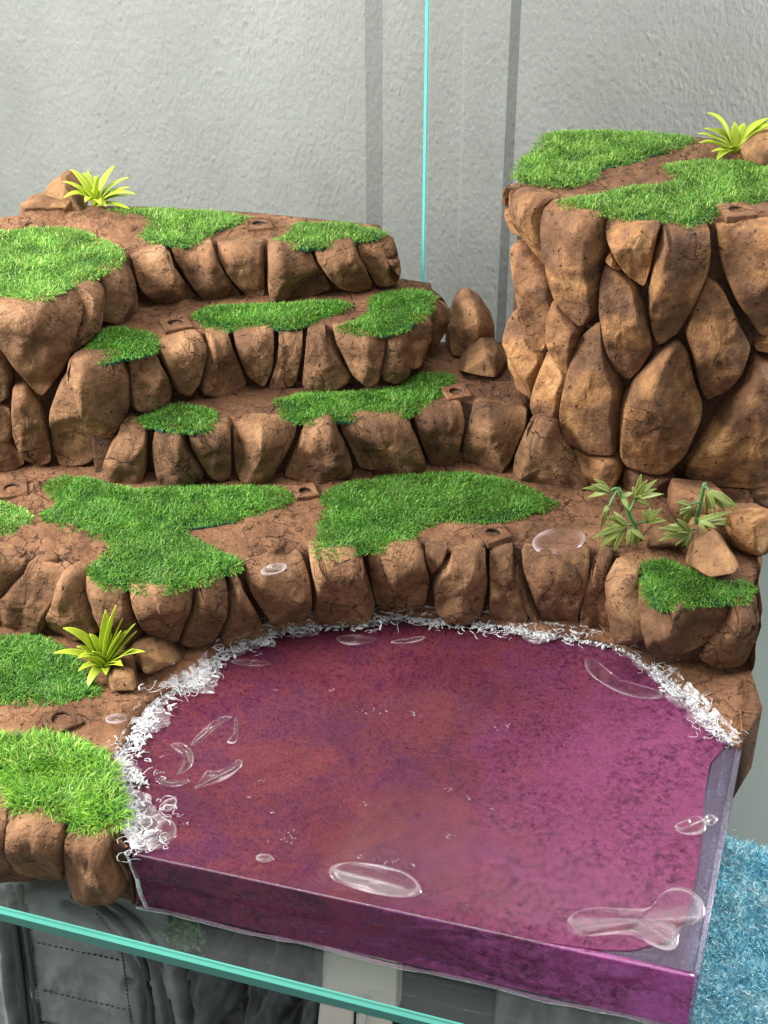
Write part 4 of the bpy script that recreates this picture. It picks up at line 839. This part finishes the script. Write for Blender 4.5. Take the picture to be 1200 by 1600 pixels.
def palm(label, base_px, z, stem_px, clusters):
    b = at(*base_px, z); root = tag(empty('leafy_plant', tuple(b)), label, 'plant', 'leafy plastic plants at the tower foot')
    V, Fc = [], []; S = [b] + [aty(u, v, b[1] + dy) for u, v, dy in stem_px]; d = resample(chaikin(np.array(S), 2, False), 16, False)
    tube(V, Fc, d, np.linspace(.019, .014, 16), 8)
    keep(mesh('stem', V, Fc, STEM), root)
    for (cu, cv, cdy), (su, sv), tips in clusters:
        c = aty(cu, cv, b[1] + cdy); s = aty(su, sv, b[1] + cdy * .2); V, Fc = [], []
        pts = bez(s, (s + c) / 2 + np.array([0, 0, .03]), c, 7); tube(V, Fc, pts, np.linspace(.010, .007, 7), 6); keep(mesh('leaf_stalk', V, Fc, STEM), root)
        mids = [((a_[0] + b_[0]) / 2 * .85 + cu * .15, (a_[1] + b_[1]) / 2 * .85 + cv * .15) for a_, b_ in zip(tips, tips[1:])]
        for k, (u, v) in enumerate(list(tips) + mids):
            tip = aty(u, v, b[1] + cdy + .10 * math.sin(k * 2.1 + cu)); m_ = (c + tip) / 2 + np.array([0, -.01, .025])
            leaf(bez(c, m_, tip, 9), .20 * max(.35, np.linalg.norm(tip - c) / .42) ** .5 * .27, PALM, root, prof=lance, fold=.25, up=(0, -.75, .65))
    return root
palm('larger olive leafed plant left of the pyramid boulder', (1000, 842), Z1, [(990, 820, 0), (980, 795, 0), (966, 763, 0)],
 [((953, 768, -.1), (966, 764), [(911, 763), (928, 748), (917, 778)]), ((951, 792, -.2), (964, 766), [(938, 826), (944, 800)]),
  ((993, 780, .1), (984, 800), [(1002, 741), (1027, 749), (1037, 772), (989, 760), (1018, 792)]), ((1012, 816, .0), (990, 822), [(1034, 794), (1016, 792), (1042, 814), (1003, 797)]),
  ((979, 821, -.15), (990, 824), [(948, 808), (958, 799), (942, 819), (925, 841), (935, 858), (957, 867)]), ((986, 827, -.2), (992, 828), [(979, 854), (997, 857), (1009, 846)]), ((972, 778, -.12), (972, 772), [(984, 800), (978, 796), (990, 770)])])
palm('smaller grey green leafed plant with a thick cut stem beside the pyramid boulder', (1082, 848), Z1, [(1086, 826, 0), (1092, 795, 0), (1101, 755, 0)],
 [((1107, 767, -.1), (1101, 762), [(1155, 794), (1146, 798), (1118, 804), (1104, 803), (1134, 800)]), ((1080, 790, -.05), (1094, 786), [(1056, 785), (1070, 828), (1061, 805), (1062, 798)]),
  ((1078, 831, -.2), (1087, 828), [(1030, 825), (1029, 845), (1044, 819), (1058, 811), (1055, 853), (1064, 858), (1074, 858)]), ((1093, 814, -.15), (1090, 812), [(1144, 800), (1146, 821), (1101, 836), (1121, 826)])])

# ------------------------------------------------------------------ things under the shelf and beside it
FLOOR = -2.6
def poly_dist(P, line):
    a = np.asarray(line, float); d = np.full(len(P), 1e9)
    for p, q in zip(a[:-1], a[1:]):
        e = q - p; t = np.clip(((P - p) @ e) / (e @ e + 1e-9), 0, 1); d = np.minimum(d, np.linalg.norm(P - p - t[:, None] * e, axis=1))
    return d
def noise_mat(name, c0, c1, scale, rough, bs=.4, bd=.03):
    m, nt, p = mat(name); tc = N(nt, 'ShaderNodeTexCoord'); f = noise_tex(nt, tc.outputs['Object'], scale, 8, .65)
    nt.links.new(ramp(nt, f, [(.3, c0), (.7, c1)]), p.inputs['Base Color']); p.inputs['Roughness'].default_value = rough; nt.links.new(bump(nt, f, bs, bd), p.inputs['Normal']); return m
LEATHER = noise_mat('grey_leather', (.11, .12, .122), (.25, .265, .265), 3.2, .42)
CLOTH = noise_mat('dark_cloth', (.05, .052, .056), (.14, .145, .15), 3., .7)
PALECARD = noise_mat('pale_card', (.80, .70, .62), (.86, .78, .71), 5, .7, .1)
BLACKCASE = noise_mat('black_case', (.018, .02, .024), (.035, .038, .042), 6, .5, .15)
def relief(name, parent, m, u0, u1, v0, v1, b, height, nx=150, ny=70, depth=1.0):
    """a solid whose front is carved: height(P) gives the relief at photo pixels P"""
    gu, gv = np.meshgrid(np.linspace(u0, u1, nx), np.linspace(v0, v1, ny)); P = np.stack([gu.ravel(), gv.ravel()], 1); H = height(P)
    V = []
    o_ = ps(0, b, 0)
    for (u, v), h in zip(P, H):
        r = ray(u, v); t = np.dot(o_ - CAM, sn_) / np.dot(r, sn_); V.append(CAM + r * t - sn_ * h)
    Fc = [(j * nx + i, j * nx + i + 1, (j + 1) * nx + i + 1, (j + 1) * nx + i) for j in range(ny - 1) for i in range(nx - 1)]
    rim = [i for i in range(nx)] + [j * nx + nx - 1 for j in range(1, ny)] + [(ny - 1) * nx + i for i in range(nx - 2, -1, -1)] + [j * nx for j in range(ny - 2, 0, -1)]
    b0 = len(V); V += [V[i] + sn_ * depth for i in rim]; n = len(rim)
    Fc += [(rim[i], b0 + i, b0 + (i + 1) % n, rim[(i + 1) % n]) for i in range(n)] + [tuple(range(b0, b0 + n))]
    o = mesh(name, V, Fc, m); 
    if parent is not None: keep(o, parent)
    return o, lambda u, v, e: (lambda r: CAM + r * (np.dot(ps(0, b - e, 0) - CAM, sn_) / np.dot(r, sn_)))(ray(u, v))
sm = lambda x: np.clip(x, 0, 1) ** 2 * (3 - 2 * np.clip(x, 0, 1))
GRV = [[(14, 1385), (30, 1500), (48, 1660)], [(32, 1385), (46, 1490), (62, 1600), (66, 1660)], [(55, 1597), (130, 1612), (200, 1640)], [(112, 1398), (160, 1418), (200, 1458), (228, 1510), (236, 1560), (238, 1660)], [(208, 1517), (232, 1518)]]
ARCH = [(150, 1396), (205, 1430), (240, 1470), (262, 1520), (270, 1580), (272, 1660)]
def bag_h(P):
    h = .10 * sm((P[:, 0] + 60) / 60)
    for l in GRV: h = h - .09 * np.exp(-(poly_dist(P, l) / 4.5) ** 2)
    h = h - .09 * np.exp(-(poly_dist(P, ARCH) / 6.) ** 2); h += .05 * np.exp(-(poly_dist(P, [(8, 1400), (23, 1500), (40, 1640)]) / 8.) ** 2)
    h = h + .03 * np.array([fbm((p[0] / 60, p[1] / 60, 0), 1., 4, 2.) for p in P]); return h - .35 * sm((P[:, 0] - 268) / 30) + .36 * np.exp(-(poly_dist(P, [(292, 1480), (296, 1580), (300, 1660)]) / 16.) ** 2)
bag = tag(empty('bag', tuple(ps(1.2, 1.0, FLOOR))), 'grey leather bag with stitched panels and an arched seam under the glass shelf', 'bag')
_, onb = relief('body', bag, LEATHER, -60, 330, 1370, 1720, .55, bag_h)
def stitches():
    V, Fc = [], []
    for a, b_, n in [((41, 1412), (64, 1590), 34), ((56, 1472), (188, 1500), 15), ((66, 1547), (198, 1577), 15), ((190, 1480), (208, 1620), 24), ((0, 1480), (20, 1600), 20), ((186, 1470), (150, 1425), 8)]:
        for k in range(n):
            f0, f1 = (k + .18) / n, (k + .82) / n; p = onb(a[0] + (b_[0] - a[0]) * f0, a[1] + (b_[1] - a[1]) * f0, .115); q = onb(a[0] + (b_[0] - a[0]) * f1, a[1] + (b_[1] - a[1]) * f1, .115); tube(V, Fc, [p, (p + q) / 2 - sn_ * .004, q], [.005, .007, .005], 5)
    keep(mesh('stitching', V, Fc, BLACKCASE), bag)['kind'] = 'stuff'
stitches()
def groove_shade():  # dark tubes laid along the grooves to stand for their shade
    V, Fc = [], []
    for l in GRV[:4] + [ARCH]:
        d = chaikin(np.array(l, float), 2, False); d = d[d[:, 1] < 1700]; tube(V, Fc, [onb(u, v, .10) for u, v in d], [.026] * len(d), 6)
    keep(mesh('groove_shade', V, Fc, simple('groove_shade_dark', (.028, .03, .032), .5)), bag)
groove_shade()
def cloth_h(P):
    x = P[:, 0] + .25 * (P[:, 1] - 1500); f = np.array([fbm((p[0] / 45, p[1] / 90, 3.), 1., 3, 5.) for p in P])
    h = .14 * np.sin(x / 13. + 3 * f) + .12 * f; h += .40 * np.exp(-(((P[:, 0] - 352) / 30) ** 2 + ((P[:, 1] - 1545) / 34) ** 2)); h += .32 * np.exp(-(((P[:, 0] - 345) / 34) ** 2 + ((P[:, 1] - 1462) / 30) ** 2)); return h - .25 * np.exp(-(poly_dist(P, [(388, 1500), (385, 1660)]) / 7.) ** 2)
cl_o, _ = relief('draped_cloth', None, CLOTH, 312, 512, 1380, 1720, .72, cloth_h, 110, 80)
tag(cl_o, 'dark charcoal cloth hanging in crumpled folds beside the grey bag', 'cloth')
card = tag(empty('card_box', tuple(ps(2.6, .8, FLOOR))), 'pale beige card box with a folded lower flap beneath the pond', 'box')
def pxs(u, v, b): r = ray(u, v); return CAM + r * (np.dot(ps(0, b, 0) - CAM, sn_) / np.dot(r, sn_))
def plate(name, quad, b, th, m, parent):
    F_ = [pxs(u, v, b) for u, v in quad]; n = len(F_); V = F_ + [p + sn_ * th for p in F_]
    o = mesh(name, V, [tuple(range(n))[::-1], tuple(range(n, 2 * n))] + [(i, (i + 1) % n, (i + 1) % n + n, i + n) for i in range(n)], m, None, False)
    bv = o.modifiers.new('soft', 'BEVEL'); bv.width = .012; bv.segments = 2; keep(o, parent) if parent is not None else None; return o
plate('front_panel', [(507, 1440), (622, 1470), (618, 1588), (499, 1568)], .62, .5, PALECARD, card)
plate('flap', [(499, 1569), (552, 1580), (548, 1690), (502, 1690), (496, 1600)], .58, .03, PALECARD, card)
plate('flap', [(556, 1585), (612, 1594), (608, 1690), (552, 1690)], .59, .03, PALECARD, card)
plate('tape_strip', [(566, 1562), (576, 1564), (562, 1650), (546, 1650)], .54, .02, simple('white_tape', (.7, .72, .7), .3), card)
bc = plate('black_case', [(616, 1470), (770, 1500), (770, 1720), (612, 1720)], .75, .8, BLACKCASE, None); tag(bc, 'plain black case standing right of the pale card box', 'case')
def fold_h(P): return .12 * np.sin(P[:, 0] / 17. + .02 * P[:, 1]) + .08 * np.array([fbm((p[0] / 50, p[1] / 60, 8.), 1., 3, 5.) for p in P])
gc, _ = relief('crumpled_cloth', None, noise_mat('grey_cloth', (.18, .19, .19), (.36, .38, .37), 3, .7), 762, 1050, 1500, 1760, .9, fold_h, 90, 50)
tag(gc, 'crumpled grey cloth under the front right corner of the pond', 'cloth')
tf = tag(empty('foliage_tuft', tuple(pxs(288, 1465, .45))), 'small loose tuft of green foliage beneath the shelf beside the bag', 'plant')
V, Fc = [], []
for _ in range(420):
    p = pxs(287 + random.gauss(0, 13), 1452 + random.gauss(0, 17), .42 + random.uniform(-.08, .08)); d = rng.normal(0, 1, 3); d /= np.linalg.norm(d); e = np.cross(d, rng.normal(0, 1, 3)); e /= np.linalg.norm(e); l = random.uniform(.03, .07); b = len(V); V += [p, p + d * l * .5 + e * l * .22, p + d * l, p + d * l * .5 - e * l * .22]; Fc.append((b, b + 1, b + 2, b + 3))
keep(mesh('leaves', V, Fc, simple('sage_leaf', (.22, .34, .16), .6)), tf)['kind'] = 'stuff'
# towel
TZ = -1.9
def towel():
    root = tag(empty('towel', tuple(at(1180, 1450, FLOOR))), 'fluffy light blue towel heaped to the right below the pond', 'towel')
    m, nt, p = mat('blue_terry'); ge_ = N(nt, 'ShaderNodeNewGeometry'); tc = N(nt, 'ShaderNodeTexCoord'); f = noise_tex(nt, tc.outputs['Object'], 2.2, 5, .6)
    nt.links.new(ramp(nt, math_n(nt, 'ADD', math_n(nt, 'MULTIPLY', ge_.outputs['Random Per Island'], .35), math_n(nt, 'MULTIPLY', f, .65)), [(.3, (.16, .54, .74)), (.46, (.30, .70, .84)), (.60, (.55, .86, .93)), (.72, (.88, .95, .97))]), p.inputs['Base Color']); p.inputs['Roughness'].default_value = .9
    c0, c1 = at(1050, 1312, TZ), at(1320, 1296, TZ); d0, d1 = at(1000, 1720, TZ), at(1320, 1720, TZ); nx, ny = 70, 90; V = []; H = {}
    for j in range(ny):
        for i in range(nx):
            a, b = i / (nx - 1), j / (ny - 1); q = (c0 * (1 - a) + c1 * a) * (1 - b) + (d0 * (1 - a) + d1 * a) * b; ed = min(a, 1 - a, b, 1 - b); z = TZ - .18 * max(0, 1 - ed / .08) ** 2 + .22 * fbm((q[0], q[1], 0), 1.1, 4, 6.); V.append((q[0], q[1], z))
    Fc = [(j * nx + i, j * nx + i + 1, (j + 1) * nx + i + 1, (j + 1) * nx + i) for j in range(ny - 1) for i in range(nx - 1)]
    rim = [i for i in range(nx)] + [j * nx + nx - 1 for j in range(1, ny)] + [(ny - 1) * nx + i for i in range(nx - 2, -1, -1)] + [j * nx for j in range(ny - 2, 0, -1)]; top = list(V); b0 = len(V); V += [(V[i][0], V[i][1], FLOOR + .02) for i in rim]; n = len(rim)
    Fc += [(rim[i], rim[(i + 1) % n], b0 + (i + 1) % n, b0 + i) for i in range(n)]
    keep(mesh('cloth_body', V, Fc, m), root)
    V, Fc = [], []
    for _ in range(24000):
        p_ = np.array(random.choice(top)) + np.array([random.gauss(0, .02), random.gauss(0, .02), 0]); d = np.array([random.gauss(0, .6), random.gauss(0, .6), 1.]); l = random.uniform(.02, .07); k = rng.normal(0, .5, 3); b = len(V); w_ = np.array([random.gauss(0, 1), random.gauss(0, 1), 0]); w_ *= .0055 / np.linalg.norm(w_)
        V += [p_ - w_, p_ + w_, p_ + d * l * .6 + w_, p_ + d * l * .6 - w_, p_ + d * l * .8 + k * l * .5]; Fc += [(b, b + 1, b + 2, b + 3), (b + 3, b + 2, b + 4)]
    keep(mesh('terry_pile', V, Fc, m), root)['kind'] = 'stuff'
towel()
